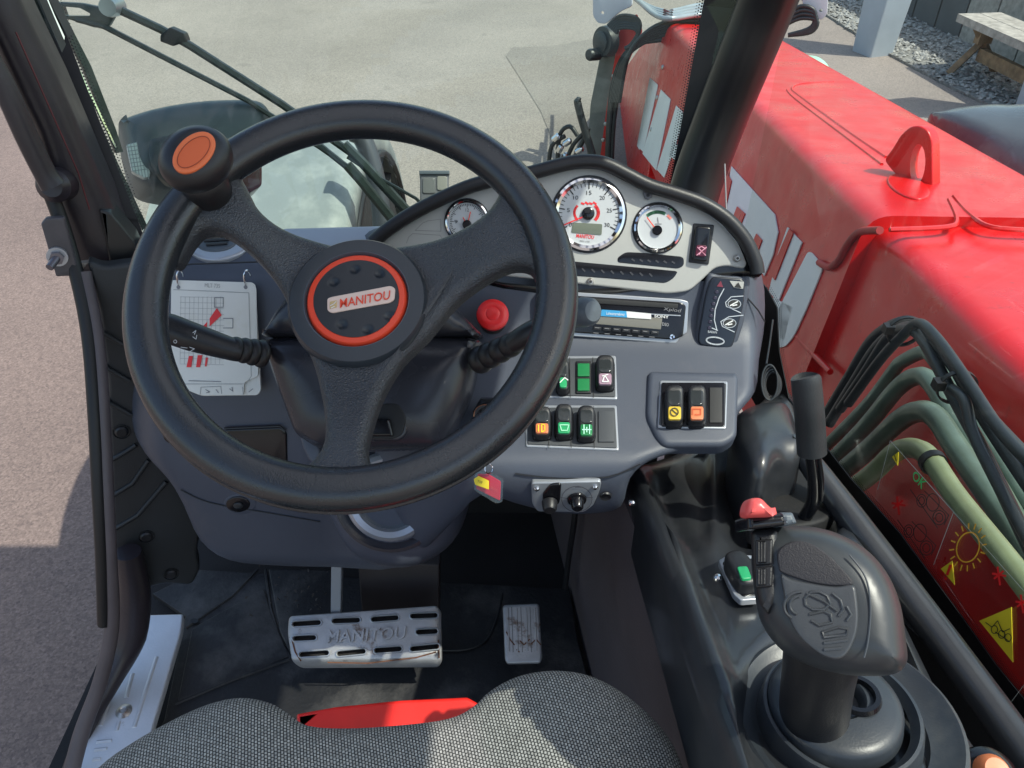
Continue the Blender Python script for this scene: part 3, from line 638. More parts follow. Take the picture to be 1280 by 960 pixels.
# floor, bulkhead, kick panel, roof (the shell of the cab)
mb = MB(); mb.add([(-.70, -.6, -.02), (.5, -.6, -.02), (.5, 1.25, -.02), (-.70, 1.25, -.02), (-.70, -.6, -.09), (.5, -.6, -.09), (.5, 1.25, -.09), (-.70, 1.25, -.09)], [(0, 1, 2, 3), (7, 6, 5, 4), (0, 4, 5, 1), (1, 5, 6, 2), (2, 6, 7, 3), (3, 7, 4, 0)])
struct(mb.build('cab_floor', BULK, sharp=0))
mb = MB(); mb.box((-.17, 1.13, .22), .90, .03, .50, Matrix.Rotation(R(-4), 3, 'X')); struct(mb.build('cab_bulkhead', BULK, sharp=0))
t = thing('cab_roof', 'black cab roof frame overhead with an added translucent light diffuser', 'roof', Vector((0, .3, 1.53)))
for c_, sx_, sy_ in (((-.505, .33, 1.56), .15, 1.86), ((.455, .33, 1.56), .15, 1.86), ((-.025, 1.11, 1.56), .81, .30), ((-.025, -.45, 1.56), .81, .30)):
    mb = MB(); mb.box(c_, sx_ - .002, sy_, .07); mb.build('roof_frame', PILLARB, t, sharp=0)
for k in range(5): mb = MB(); mb.box((-.29 + k * .133, .33, 1.60), .018, 1.26, .03); mb.build('roof_bar', PILLARB, t, sharp=0)
bl_ = bpy.data.materials.new('light_diffuser'); bl_.use_nodes = True; n_ = bl_.node_tree; n_.nodes.clear(); o_ = n_.nodes.new('ShaderNodeOutputMaterial'); a_ = n_.nodes.new('ShaderNodeBsdfTranslucent'); a_.inputs[0].default_value = (.60, .63, .67, 1); b_ = n_.nodes.new('ShaderNodeBsdfDiffuse'); b_.inputs[0].default_value = (.5, .5, .5, 1); c_ = n_.nodes.new('ShaderNodeMixShader'); c_.inputs[0].default_value = .25
n_.links.new(a_.outputs[0], c_.inputs[1]); n_.links.new(b_.outputs[0], c_.inputs[2]); n_.links.new(c_.outputs[0], o_.inputs[0])
mb = MB(); mb.add([(-.43, -.30, 1.55), (.38, -.30, 1.55), (.38, .96, 1.55), (-.43, .96, 1.55)], [(0, 1, 2, 3)]); mb.build('light_diffuser', bl_, t, sharp=0)  # unseen sheet added to give the cab soft light from above
# left front pillar
def bar(name, pts, wds, m, parent, ax=(0, 0, 1)): pass
PLT = Plane(at(150, 300, 1.03), (.25, -.93, .15))                  # rough plane of the left pillar front
t = thing('left_pillar', 'dark painted cab pillar rising at the upper left', 'pillar', at(140, 330, .98))
PL = Plane(at(100, 200, .93), (.33, -.93, .12))
part('pillar_tube', [(-62, -60), (-2, -60), (28, 14), (70, 100), (104, 178), (136, 252), (152, 300), (168, 322), (160, 352), (128, 352), (96, 345), (70, 262), (42, 170), (6, 96), (-40, 0)], PL, PILLAR, t, rnd=.022, thick=.09, steps=6)
tube('pillar_seam', [PL.off(.0005)(*q) for q in ((20, 40), (60, 130), (98, 216), (112, 262))], .0009, mat('red_brown_seam', (.12, .02, .025), .5), t, seg=5)
part('corner_gusset', rpoly([(124, 262), (138, 266), (168, 302), (176, 320), (165, 340), (140, 345)], 3), PL, PILLARB, t, lift=.004, rnd=.003, thick=.05)
o = tube('door_stay', [PL.off(.05)(*q) for q in ((-70, -20), (-30, 48), (6, 110), (34, 172), (56, 216), (66, 232))], [.012] * 5 + [.0135], PILLAR, t, smooth=5, seg=12)
lathe('stay_boss', [(0, .012), (.012, .012), (.019, .004), (.020, -.03)], PL.off(.02)(68, 232), (.2, -.9, .3), PILLAR, t, seg=20)
screw(PL.off(.012)(60, 241), (0, -1, .2), .004, t, SILV2)
# bracket with stud
BP = PL.off(.045)
part('hinge_bracket', rpoly([(51, 280), (57, 273), (80, 272), (82, 280), (97, 336), (96, 345), (70, 346), (62, 318)], 2), BP, mat('bracket_grey', (.075, .068, .075), .45, var=.2, vscale=30), t, rnd=.002, thick=.008)
part('bracket_flange', rpoly([(96, 330), (111, 328), (99, 344)], 1), BP, mat('bracket_light', (.20, .18, .16), .5), t, lift=-.01, rnd=.001, thick=.01)
bc = BP(72, 320); bn = (PL.n + Vector((-.5, 0, -.35))).normalized()
lathe('washer', [(0, .004), (.0115, .004), (.0115, 0)], bc, PL.n, SILV2, t, seg=20)
lathe('nut', [(0, .010), (.008, .010), (.008, .004)], bc, PL.n, mat('dark_steel', (.18, .17, .19), .35, metal=.6), t, seg=6)
tube('stud', [bc + PL.n * .008, bc + PL.n * .008 + bn * .016], .0045, mat('dark_steel2', (.16, .15, .17), .35, metal=.6), t, seg=12)
# door frame post running down to the sill
t = thing('door_frame', 'curved grey door frame with black rubber seal down the left side', 'door frame', at(110, 955, 1.1))
fr = [((-70, -58), .80), ((-8, 60), .85), ((40, 165), .90), ((80, 262), .94), ((104, 340), .955), ((120, 420), .965), ((128, 520), .97), ((133, 620), .99), ((137, 700), 1.02), ((139, 780), 1.06), ((125, 850), 1.09), ((100, 920), 1.10), ((80, 1000), 1.10)]
tube('frame_member', [at(q[0] + 1, q[1], d) for q, d in fr[4:]], [.0085] * 5 + [.0095, .010, .011, .011], FRAMEP, t, smooth=6, seg=12)
tube('door_seal', [at(q[0] - 9, q[1], d - .005) for q, d in fr[:10]], .0085, RUBBER, t, smooth=6, seg=10)
tube('door_seal_lip', [at(q[0] - 14, q[1], d) for q, d in fr[3:10]], .003, RUBBER, t, smooth=6, seg=8)
tube('lower_frame', [at(*q) for q in ((160, 690, 1.14), (168, 740, 1.18), (163, 795, 1.21), (138, 850, 1.20), (110, 905, 1.17), (84, 975, 1.14), (60, 1050, 1.12))], [.018, .023, .024, .017, .012, .012, .012], PILLAR, t, smooth=6, seg=14)
# kick panel
KP = Plane(at(190, 560, 1.10), (.35, -.93, .1))
t = thing('kick_panel', 'black moulded side panel with raised ribs left of the dashboard', 'panel', KP(190, 720))
part('panel', rpoly([(108, 326), (128, 334), (190, 326), (240, 420), (262, 560), (254, 650), (246, 690), (251, 712), (240, 733), (205, 731), (180, 738), (165, 705), (142, 694), (139, 600), (135, 480), (124, 390)], 8), KP, KICK, t, rnd=.006, thick=.02)
for q in (((128, 416), (158, 433)), ((130, 458), (162, 476)), ((133, 501), (165, 519)), ((136, 577), (158, 564), (170, 556)), ((140, 620), (166, 604), (186, 575)), ((142, 662), (172, 644), (208, 602))):
    tube('rib', [KP.off(.001)(*z) for z in q], .0035, KICK, t, seg=8)
for q in ((152, 540), (183, 671), (214, 718)): lathe('rivet', [(0, .003), (.006, .003), (.0085, .001), (.0085, -.004), (.0105, -.004), (.011, 0)], KP.off(.0015)(*q), KP.n, BLACK, t, seg=20)
# sill plate
SP = Plane((0, 0, .045), (0, 0, 1))
t = thing('sill_plate', 'bare aluminium step plate along the door sill at the lower left', 'sill plate', SP(160, 880))
part('plate', rpoly([(184, 768), (229, 767), (226, 790), (192, 905), (175, 975), (150, 1060), (50, 1060), (86, 945), (108, 890), (128, 862), (158, 838), (172, 815)], 3), SP, SILLM, t, rnd=.003, thick=.012)
sm = mat('sill_emboss', (.50, .52, .55), .4, metal=.4)
for q in (((196, 822), (180, 872), (168, 910)), ((166, 843), (158, 873)), ((140, 866), (126, 908)), ((149, 903), (146, 914))): tube('embossed_rib', [SP.off(-.0015)(*z) for z in q], .004, SILLM, t, seg=8)
lathe('sill_screw', [(0, .003), (.004, .003), (.006, .0045), (.009, .003), (.012, .001), (.012, -.003)], SP(155, 889), (0, 0, 1), STEEL, t, seg=20)
for q in (((121, 928), (140, 926)), ((118, 938), (134, 936)), ((116, 950), (126, 949))): tube('embossed_rib', [SP.off(-.001)(*z) for z in q], .003, SILLM, t, seg=8)
# rubber floor mat
FP = Plane((0, 0, .0), (0, 0, 1))
t = thing('floor_mat', 'worn black rubber mat with dusty folds covering the cab floor', 'floor mat', FP(450, 850))
part('mat_sheet', [(190, 742), (250, 712), (700, 735), (712, 735), (722, 800), (765, 960), (790, 1060), (120, 1060), (205, 900), (232, 770)], FP, MAT_F, t, rnd=.002, thick=.012)
for q in (((219, 880), (290, 850), (362, 824)), ((332, 712), (338, 760), (350, 800), (364, 824)), ((232, 785), (290, 745), (322, 712))): tube('fold', [FP.off(.001)(*z) for z in q], .0028, MAT_F, t, seg=6)
part('mat_flap', rpoly([(335, 710), (415, 712), (420, 790), (366, 822), (350, 790)], 4), FP, MAT_F, t, lift=.006, rnd=.003, thick=.005)
part('mat_pad', rpoly([(240, 785), (330, 735), (340, 770), (362, 820), (222, 876)], 4), FP, MAT_F, t, lift=.004, rnd=.002, thick=.004)
part('mat_hole', ell(243, 776, 5, 3), FP, RUBBER, t, lift=.0052, rnd=0, thick=.001)
tube('loose_wire', [FP.off(.004)(*z) for z in ((540, 812), (580, 812), (608, 800), (622, 770), (628, 742))], .002, RUBBER, t, smooth=6, seg=6)
deb = MB()
for i in range(60):
    q = FP.off(.012)(random.gauss(372, 24), random.gauss(742, 18)); deb.add([q + Vector((random.uniform(-.004, .004), random.uniform(-.004, .004), random.uniform(0, .004))) for _ in range(4)], [(0, 1, 2), (0, 2, 3), (0, 3, 1), (1, 2, 3)])
o = deb.build('mud_crumbs', mat('mud', (.06, .05, .045), .9), sharp=0, fix=False); tag(o, 'crumbs of dried mud scattered on the rubber mat', 'crumbs', kind='stuff')
# right pillar (tube)
t = thing('right_pillar', 'round black cab pillar between windscreen and right window', 'pillar', at(868, 240, 1.13))
tube('pillar_tube', [at(*q) for q in ((848, 330, 1.16), (868, 240, 1.13), (900, 150, 1.08), (932, 70, 1.02), (960, 0, .97), (1000, -110, .88))], .036, PILLARB, t, smooth=4, seg=28)
# windscreen with frit
wsL = [at(146, 300, 1.06), at(28, 6, .985), at(-20, -110, .93)]; wsR = [at(872, 235, 1.15), at(925, 0, 1.03), at(965, -110, .95)]
def ws(u, v, h=0):
    k = v * 2; i = min(int(k), 1); f = k - i; a = wsL[i].lerp(wsL[i + 1], f); b = wsR[i].lerp(wsR[i + 1], f)
    return a.lerp(b, u) + Vector((0, 1, .05)) * (.13 * math.sin(math.pi * max(0, min(1, u))) + h)
t = thing('windscreen', 'large curved pale green tinted windscreen pane between the pillars', 'windscreen', ws(.5, 0))
mb = MB(); vs = []; NU = 30; NV = 10
for j in range(NV + 1):
    for i in range(NU + 1): vs.append(ws(i / NU, -.16 + 1.16 * j / NV))
mb.add(vs, [(j * (NU + 1) + i, j * (NU + 1) + i + 1, (j + 1) * (NU + 1) + i + 1, (j + 1) * (NU + 1) + i) for j in range(NV) for i in range(NU)])
mb.build('glass_pane', CLEAR, t, sharp=0)
FR = mat('ceramic_frit', (.006, .006, .007), .4)
mb = MB()
for s_, u0, u1 in ((0, -.01, .036), (1, .952, 1.01)):
    mb = MB(); vs = []
    for j in range(21): v_ = -.16 + 1.16 * j / 20; vs += [ws(u0, v_, -.002), ws(u1, v_, -.002)]
    mb.add(vs, [(2 * j, 2 * j + 1, 2 * j + 3, 2 * j + 2) for j in range(20)]); mb.build('frit_band', FR, t, sharp=0)
dots = MB()
def dot(c, a, b, r, k=6): dots.add([c + (a * math.cos(6.283 * i / k) + b * math.sin(6.283 * i / k)) * r for i in range(k)], [tuple(range(k))])
for s_ in (0, 1):
    for j in range(150):
        v_ = -.1 + 1.08 * j / 150
        for q in range(3):
            u = (.0375 + q * .0035) if s_ == 0 else (.9505 - q * .0035)
            p = ws(u, v_ + (.0036 if q % 2 else 0), -.0022); a = (ws(u + .01, v_) - p).normalized(); b = (ws(u, v_ + .02) - ws(u, v_)).normalized(); dot(p, a, b, .0013 - .0003 * q)
tag(dots.build('frit_dots', FR, t, sharp=0, fix=False), None, kind='stuff')
class WS:                                                          # print on the glass
    n = Vector((0, -1, .1)).normalized()
WSP = Plane(ws(.04, .02, -.003), (.3, -.93, .15))
text('glass_print', 'OPTIMAL', [(149, 273), (174, 273), (174, 278), (149, 278)], WSP, .0, INK, t); text('glass_print', 'E43R-001', [(155, 282), (174, 282), (174, 285), (155, 285)], WSP, .0, GREYI, t)
# wipers outside
WP = Plane(at(140, 160, 1.07), (.25, -.95, .12)); WQ = Plane(at(300, 130, 1.22), (.1, -.97, .15))
WIPM = mat('wiper_black', (.055, .062, .058), .38, var=.25, vscale=30); WIPG = mat('wiper_green_grey', (.09, .105, .085), .45, var=.2, vscale=20)
t = thing('wiper', 'dark wiper with its blade running down beside the left pillar', 'wiper', WP(178, 285))
tube('wiper_arm', [WP(*q) for q in ((40, -30), (62, 22), (100, 110), (140, 200), (180, 285))], .0062, WIPM, t, seg=4)
tube('wiper_blade', [WP.off(-.008)(*q) for q in ((52, -30), (72, 14), (108, 84), (138, 160), (148, 190))], .007, WIPM, t, seg=4)
tube('blade_rubber', [WP.off(-.002)(*q) for q in ((46, -30), (66, 18), (104, 100), (144, 184))], .002, CHROME, t, seg=5)
t = thing('wiper_linkage', 'pair of long dark wiper arms crossing the windscreen from the top left', 'wiper', WQ(490, 268))
part('pivot_plate', rpoly([(62, 2), (100, 4), (140, 12), (142, 22), (135, 34), (118, 35), (84, 24), (66, 24)], 3), WQ, WIPM, t, rnd=.003, thick=.012, holes=[rpoly([(78, 8), (100, 10), (113, 17), (112, 20), (82, 20)], 2)])
lathe('pivot', [(0, .02), (.012, .02), (.014, .01), (.014, -.02)], WQ(140, 8), WQ.n, SILV2, t, seg=20)
for q, r, m_ in ((((95, 24), (130, 33), (310, 126), (400, 184), (434, 208)), .0042, WIPM), (((140, 8), (200, 36), (236, 56), (352, 130), (440, 192), (505, 262)), .0062, WIPM), (((434, 206), (450, 224), (492, 276)), .0085, WIPG), (((430, 180), (455, 205), (508, 262), (516, 272)), .0078, WIPG), (((434, 196), (470, 220), (520, 248), (534, 262)), .0028, WIPM), (((400, 182), (440, 214)), .005, WIPM)):
    tube('wiper_arm', [WQ.off(-.004 * r * 100)(*z) for z in q], r, m_, t, seg=6)
part('clip', rpoly([(200, 44), (212, 34), (230, 42), (234, 52), (216, 58), (200, 52)], 2), WQ, BLACK, t, lift=.004, rnd=.002, thick=.02)

# right window with its stickers
G0 = Vector((.376, .717, 0)); G1 = Vector((.470, .340, 0)); gd = (G1 - G0).normalized(); gn = Vector((gd.y, -gd.x, 0)); gn = gn if gn.x < 0 else -gn
G0 = G0 - gn * .045; G1 = G1 - gn * .045
GL = Plane(G0 + Vector((0, 0, .5)), gn)
t = thing('right_window', 'right side window pane with warning stickers above the console', 'window', GL(1150, 740))
ga = G0 - gd * .33; gb_ = G1 + gd * .5
mb = MB(); mb.add([Vector((ga.x, ga.y, .38)), Vector((gb_.x, gb_.y, .38)), Vector((gb_.x, gb_.y, 1.52)), Vector((ga.x, ga.y, 1.52))], [(0, 1, 2, 3)]); mb.build('glass_pane', SIDEG, t, sharp=0)
part('frit_band', [(940, 340), (958, 360), (971, 384), (972, 410), (974, 440), (986, 498), (1022, 546), (1064, 599), (1125, 667), (1195, 761), (1245, 831), (1305, 904), (1305, 980), (1180, 860), (1000, 610), (930, 480)], GL, FR, t, lift=.001, rnd=0, thick=.0012)
dots = MB(); e_ = [Vector(p) for p in ((958, 360), (971, 384), (972, 410), (974, 440), (986, 498), (1022, 546), (1064, 599), (1125, 667), (1195, 761), (1245, 831), (1305, 904))]
gz = Vector((0, 0, 1))
for a, b in zip(e_, e_[1:]):
    n_ = int((b - a).length / 2.6); nn = Vector((b.y - a.y, a.x - b.x)).normalized()
    for i in range(n_):
        for q in range(5 if a.y > 600 else 3):
            p = a + (b - a) * ((i + (.5 if q % 2 else 0)) / n_) + nn * (1 + q * 2.1); dot(GL.off(.0012)(p.x, p.y), gd, gz, .00115 - .00014 * q)
tag(dots.build('frit_dots', FR, t, sharp=0, fix=False), None, kind='stuff')
# load safety sticker
t = thing('safety_sticker', 'clear warning sticker with wheel drawings, sun and yellow triangles on the right window', 'sticker', GL.off(.003)(1180, 820))
LN = mat('sticker_line', (.50, .52, .46), .5)
part('film', rpoly([(1113, 551), (1190, 637), (1340, 800), (1340, 930), (1250, 828), (1167, 706), (1093, 622)], 1), GL, glassmat('film', (.985, .99, .98)), t, lift=.002, rnd=0, thick=.0006, nocap=True)
strokes('film_edge', [[(1113, 551), (1192, 640), (1340, 806)], [(1113, 551), (1097, 612)], [(1192, 640), (1167, 706)], [(1300, 830), (1262, 880)]], GL, .0034, .7, LN, t)
DL = mat('drawing_line', (.05, .03, .03), .5); OKM = mat('ok_green', (.05, .55, .15), .45); REDX = mat('bright_red_ink', (.80, .02, .02), .4)
text('letters', 'OK', [(1143, 587), (1160, 603), (1152, 612), (1140, 598)], GL, .0034, OKM, t, bold=.01)
def tri(p, inn=True, sc=.0): part('triangle', p, GL, YELL, t, lift=.003, rnd=0, thick=.0006)
tri([(1115, 571), (1123, 565), (1122, 582)]); tri([(1176, 711), (1190, 701), (1193, 731)]); tri([(1224, 776), (1264, 759), (1266, 828)])
strokes('sun', [[(x0 + 20 * math.cos(a + .3) * .0, y0) for x0, y0 in [(1210 + 13.5 * math.cos(a) - 5 * math.sin(a), 684 + 20 * math.sin(a) + 6 * math.cos(a)) for a in [k * .2618 + b * .0 for b in (0, 0)]]] for k in range(0)] + [[(1210 + (13 + 0) * math.cos(a) - 6 * math.sin(a), 684 + 18 * math.sin(a) + 5 * math.cos(a)) for a in [i * math.pi / 12 for i in range(25)]]] + [[(1210 + 1.25 * (13 * math.cos(a) - 6 * math.sin(a)), 684 + 1.25 * (18 * math.sin(a) + 5 * math.cos(a))), (1210 + 1.6 * (13 * math.cos(a) - 6 * math.sin(a)), 684 + 1.6 * (18 * math.sin(a) + 5 * math.cos(a)))] for a in [i * math.pi / 8 for i in range(16)]], GL, .0034, 1.7, mat('sun_yellow', (.80, .42, .03), .45), t)
for cx, cy in ((1123, 631), (1249, 719), (1278, 754)): strokes('red_cross', [[(cx - 8, cy - 2), (cx + 8, cy + 1)], [(cx - 2, cy - 10), (cx + 1, cy + 12)], [(cx - 6, cy + 4), (cx + 5, cy - 5)]], GL, .0036, 2.6, REDX, t)
for k, (cx, cy) in enumerate(((1152, 626), (1136, 664))):
    L_ = [[(x_ + rx * math.cos(i * .35), y_ + ry * math.sin(i * .35)) for i in range(19)] for x_, y_, rx, ry in ((cx, cy, 6, 8), (cx, cy, 3.5, 5), (cx + 14, cy + 2, 8, 11), (cx + 22, cy + 21, 8, 9), (cx + 22, cy + 21, 4.5, 5.5))] + [[(cx - 14, cy - 14), (cx + 20, cy + 34)], [(cx + 4, cy - 12), (cx + 34, cy + 18), (cx + 28, cy + 30)]]
    strokes('wheel_drawing', L_, GL, .0036, 1.0, DL, t)
strokes('exclamation', [[(1188, 707), (1184, 718)], [(1182, 723), (1182, 724)]], GL, .0042, 3.2, REDX, t)
strokes('triangle_drawing', [[(1232, 778), (1240, 784), (1247, 776), (1253, 790), (1262, 786)], [(1244, 790), (1262, 802)]] + [[(x_ + 4 * math.cos(i * .5), y_ + 5 * math.sin(i * .5)) for i in range(14)] for x_, y_ in ((1243, 787), (1252, 793), (1260, 797))] + [[(1118, 569), (1120, 576)]], GL, .0042, 1.0, INK, t)

# ================================================================== DASHBOARD
DA = elev((0, .875, .746), 30); DB = elev((0, .619, .565), 73); DC = elev((0, .619, .565), -4); DT = elev((0, .843, .690), 80); DL_ = elev((0, .7617, .55), 8)
def tdash(px, py):
    left = smax(smax(DT.t(px, py), DA.t(px, py), .03), DL_.t(px, py), .06)
    bb = smax(DB.t(px, py), DC.t(px, py), .035) if py > 380 else 9
    right = smin(DA.t(px, py), bb, .02)
    w_ = sstep(400, 590, px); v_ = left * (1 - w_) + right * w_
    v_ += .10 * sstep(218, 140, px) ** 2                         # rounded flank towards the door
    v_ += .05 * sstep(930, 965, px) ** 2
    return v_
DSF = surfmix(tdash, (0, -.85, .5))
dash = thing('dashboard', 'grey blue moulded plastic dashboard of the loader cab', 'dashboard', Vector((0, .9, .3)))
out = spl([(182, 288), (300, 284), (400, 284), (500, 280), (700, 270), (880, 288), (935, 310), (957, 345), (960, 400), (953, 450), (948, 490), (925, 520), (905, 556), (860, 564), (815, 578), (790, 600), (778, 636), (740, 645), (690, 643), (645, 632), (600, 622), (560, 660), (500, 712), (415, 712), (340, 710), (282, 703), (246, 678), (224, 632), (206, 602), (176, 568), (157, 528), (155, 492), (166, 462), (172, 420), (166, 380), (166, 330)], 3)
MB().slab(out, DSF, rnd=.016, thick=.16, back=(0, .80, -.60), grid=9, steps=5).build('body', DASH, dash, sharp=60)
# top shelf: vent, plus a pale plate painting the sky reflection
TS = DT
part('demister_vent', ell(272, 302, 40, 22, 36, -4), TS, SILV2, dash, lift=.004, rnd=.003, thick=.01, holes=None or ())
part('vent_core', ell(270, 301, 26, 12, 30, -4), TS, HOUS, dash, lift=.0065, rnd=.003, thick=.01)
for i in range(3): tube('vent_slat', [TS.off(.008)(252 + i * 3, 296 + i * 5), TS.off(.008)(290 - i * 3, 294 + i * 5)], .002, BLACK, dash, seg=6)
part('shelf_sky_glare', rpoly([(352, 284), (500, 280), (478, 300), (440, 312), (370, 308), (342, 302)], 6), TS, mat('painted_sky_glare', (.30, .34, .40), .4, bump=.2, bscale=900), dash, lift=.006, rnd=.004, thick=.02)
tube('shelf_seam', [DA.off(.0015)(*q) for q in ((196, 336), (240, 330), (330, 327))], .0011, BLACK, dash, seg=5)
part('left_pocket', rpoly([(282, 536), (352, 533), (359, 540), (360, 585), (340, 592), (300, 580), (276, 560)], 4), DSF, GLOSSB, dash, lift=.0025, rnd=.003, thick=.01)
tube('pocket_edge', [DSF.off(.004)(*q) for q in ((282, 535), (351, 532), (358, 538))], .0016, BLACK, dash, seg=6)
part('round_plug', ell(300, 630, 22, 14), DSF, DASH, dash, lift=.001, rnd=.004, thick=.01)
part('round_recess', ell(298, 630, 15, 10), DSF, GLOSSB, dash, lift=.003, rnd=.002, thick=.01)
part('recess_core', ell(299, 631, 6, 4), DSF, HOSE, dash, lift=.006, rnd=.002, thick=.008)
tube('mould_seam', [DSF.off(.0012)(*q) for q in ((226, 612), (262, 628), (330, 640), (400, 652))], .0010, BLACK, dash, seg=5, smooth=4)
tube('mould_seam', [DSF.off(.0012)(*q) for q in ((644, 592), (700, 598), (760, 596), (800, 580))], .0010, BLACK, dash, seg=5, smooth=4)
tube('mould_seam', [DA.off(.0015)(*q) for q in ((934, 372), (948, 388), (956, 402))], .0010, BLACK, dash, seg=5)
part('latch', rpoly([(203, 538), (214, 538), (232, 558), (222, 560), (206, 550)], 4), DSF, GLOSSB, dash, lift=.003, rnd=.002, thick=.01)
part('latch_face', rpoly([(208, 541), (215, 543), (230, 557), (219, 556)], 3), DSF, mat('latch_tan', (.26, .22, .18), .4), dash, lift=.0055, rnd=.002, thick=.01)

# instrument cluster -------------------------------------------------
cl = thing('instrument_cluster', 'silver instrument fascia with round gauges under a black hood', 'instrument cluster', DA(730, 340))
hood = spl([(462, 306), (482, 288), (512, 268), (550, 247), (590, 230), (630, 220), (664, 213), (690, 206), (716, 200), (740, 199), (760, 203), (786, 216), (812, 229), (845, 239), (880, 252), (912, 272), (936, 298), (950, 330), (952, 345), (900, 350), (700, 372), (500, 330)], 3)
part('hood', hood, DA, GLOSSB, cl, lift=.004, rnd=.010, thick=.035, steps=6, back=(0, .80, -.6))
rim = [(466, 303), (486, 286), (515, 267), (552, 248), (590, 232), (630, 222), (664, 216), (690, 209), (716, 203), (740, 202), (760, 206), (786, 219), (812, 232), (845, 242), (880, 255), (909, 274), (931, 299), (944, 326), (947, 342)]
tube('hood_rim', [DA.off(.016)(*q) for q in rim], .0085, BLACK, cl, smooth=4, seg=14)
FA = DA.off(.007)
fasc = rpoly([(474, 300), (492, 288), (518, 271), (555, 253), (592, 238), (630, 228), (664, 222), (692, 214), (718, 209), (740, 209), (758, 213), (784, 226), (812, 239), (845, 249), (876, 261), (902, 279), (923, 303), (934, 330), (930, 336), (908, 332), (893, 335), (878, 350), (862, 364), (836, 367), (700, 352), (560, 338), (470, 330)], 8)
part('fascia', fasc, FA, SILVER, cl, rnd=.0025, thick=.01)
def gauge(cx, cy, rpx, name, depth=.006):
    c = FA(cx, cy); t_ = (c - CC).dot(CF); r = rpx / FPX * t_
    g_ = lathe(name, [(r * .84, .0006), (r * .85, .003), (r * .93, .0052), (r, .004), (r * 1.01, 0), (r * 1.01, -.002)], c, FA.n, CHROME, cl, seg=56)
    lathe('gauge_ring', [(r * 1.005, .0004), (r * 1.06, .0008), (r * 1.07, -.001)], c, FA.n, BLACK, g_, seg=48)
    lathe('dial_face', [(0, .0008), (r * .86, .0008)], c, FA.n, FACEM, g_, seg=48)
    return g_, c, r
def gpx(cx, cy, a, r): return (cx + r * math.sin(R(a)), cy - r * math.cos(R(a)) * 1.04)
# tachometer
g_, c, r = gauge(736, 268, 45, 'tachometer')
sc = [[gpx(736, 268, -118 + i * 7.9, 37.5), gpx(736, 268, -118 + i * 7.9, 33.5)] for i in range(31)]; sc2 = [[gpx(736, 268, -118 + i * 39.5, 37.8), gpx(736, 268, -118 + i * 39.5, 31)] for i in range(7)]
strokes('dial_ticks', sc, FA, .0012, .8, INK, g_); strokes('dial_ticks', sc2, FA, .0013, 1.4, INK, g_)
for i, s_ in enumerate(('0', '5', '10', '15', '20', '25', '30')):
    x, y = gpx(736, 268, -118 + i * 39.5, 26); wq = 2.2 if len(s_) == 1 else 4; text('dial_number', s_, [(x - wq * .8, y - 2.5), (x + wq * .8, y - 2.5), (x + wq * .8, y + 2.5), (x - wq * .8, y + 2.5)], FA, .0013, INK, g_)
text('dial_letters', 'MANITOU', [(721, 292), (743, 294), (742, 299), (720, 297)], FA, .0013, REDI, g_, bold=.02); text('dial_letters', 'RPM x100', [(725, 300), (737, 301), (737, 303.5), (725, 302.5)], FA, .0013, GREYI, g_)
part('lcd', rpoly([(716, 278), (753, 280), (752, 294), (714, 291)], 2), FA, LCD, g_, lift=.0015, rnd=.0003, thick=.001)
for s_, m_ in ((1, REDI), (-1, REDI)): strokes('dial_arc', [[(733 + s_ * 15 * math.cos(a), 266 + 13 * math.sin(a)) for a in [-.7 + k * .2 for k in range(8)]]], FA, .0012, 4 if s_ > 0 else 3, m_, g_)
strokes('dial_lines', [[(727 + k * 5, 254 - (k % 2)), (730 + k * 5, 255)] for k in range(4)], FA, .0012, 2.5, REDI, g_)
strokes('needle', [[(736, 268), (703, 282)]], FA, .0035, 1.6, REDP, g_); lathe('needle_hub', [(0, .006), (.005, .006), (.0075, .0045), (.0078, .001)], FA(735, 267), FA.n, GLOSSB, g_, seg=24)
# temperature / fuel gauge
g2, c, r = gauge(822, 285, 30, 'temperature_gauge')
strokes('dial_arc', [[(822 + 21 * math.sin(R(a)), 287 - 22 * math.cos(R(a))) for a in range(-36, 30, 6)]], FA, .0012, 4, mat('arc_green', (.03, .13, .07), .5), g2)
strokes('dial_arc', [[(822 + 21 * math.sin(R(a)), 287 - 22 * math.cos(R(a))) for a in range(38, 56, 6)]], FA, .0013, 3.5, mat('arc_pink', (.70, .22, .18), .5), g2)
strokes('dial_symbol', [[(822, 272), (823, 279)], [(819, 280), (827, 280)]], FA, .0013, 1., GREYI, g2)
strokes('needle', [[(821, 288), (809, 272)]], FA, .0035, 1.4, ORRED, g2); lathe('needle_hub', [(0, .005), (.0045, .005), (.0058, .004), (.006, .001)], FA(821, 288), FA.n, GLOSSB, g2, seg=24)
# clock
g3, c, r = gauge(584, 277, 27, 'clock')
strokes('dial_ticks', [[gpx(584, 277, i * 6, 21.5), gpx(584, 277, i * 6, 19.5 if i % 5 else 17)] for i in range(60)], FA, .0012, .8, INK, g3)
for i, s_ in ((0, '12'), (3, '3'), (9, '9')): x, y = gpx(584, 277, i * 30, 14); text('dial_number', s_, [(x - 2, y - 2), (x + 2, y - 2), (x + 2, y + 2), (x - 2, y + 2)], FA, .0012, INK, g3)
strokes('needle', [[(584, 282), (579, 272)], [(584, 282), (588, 265)]], FA, .0035, 1.3, ORRED, g3); lathe('needle_hub', [(0, .005), (.0042, .005), (.0055, .004), (.0056, .001)], FA(584, 281), FA.n, GLOSSB, g3, seg=24)
g4, c, r = gauge(647, 262, 27, 'fuel_gauge'); lathe('needle_hub', [(0, .005), (.0042, .005), (.0055, .004)], FA(647, 264), FA.n, GLOSSB, g4, seg=24)
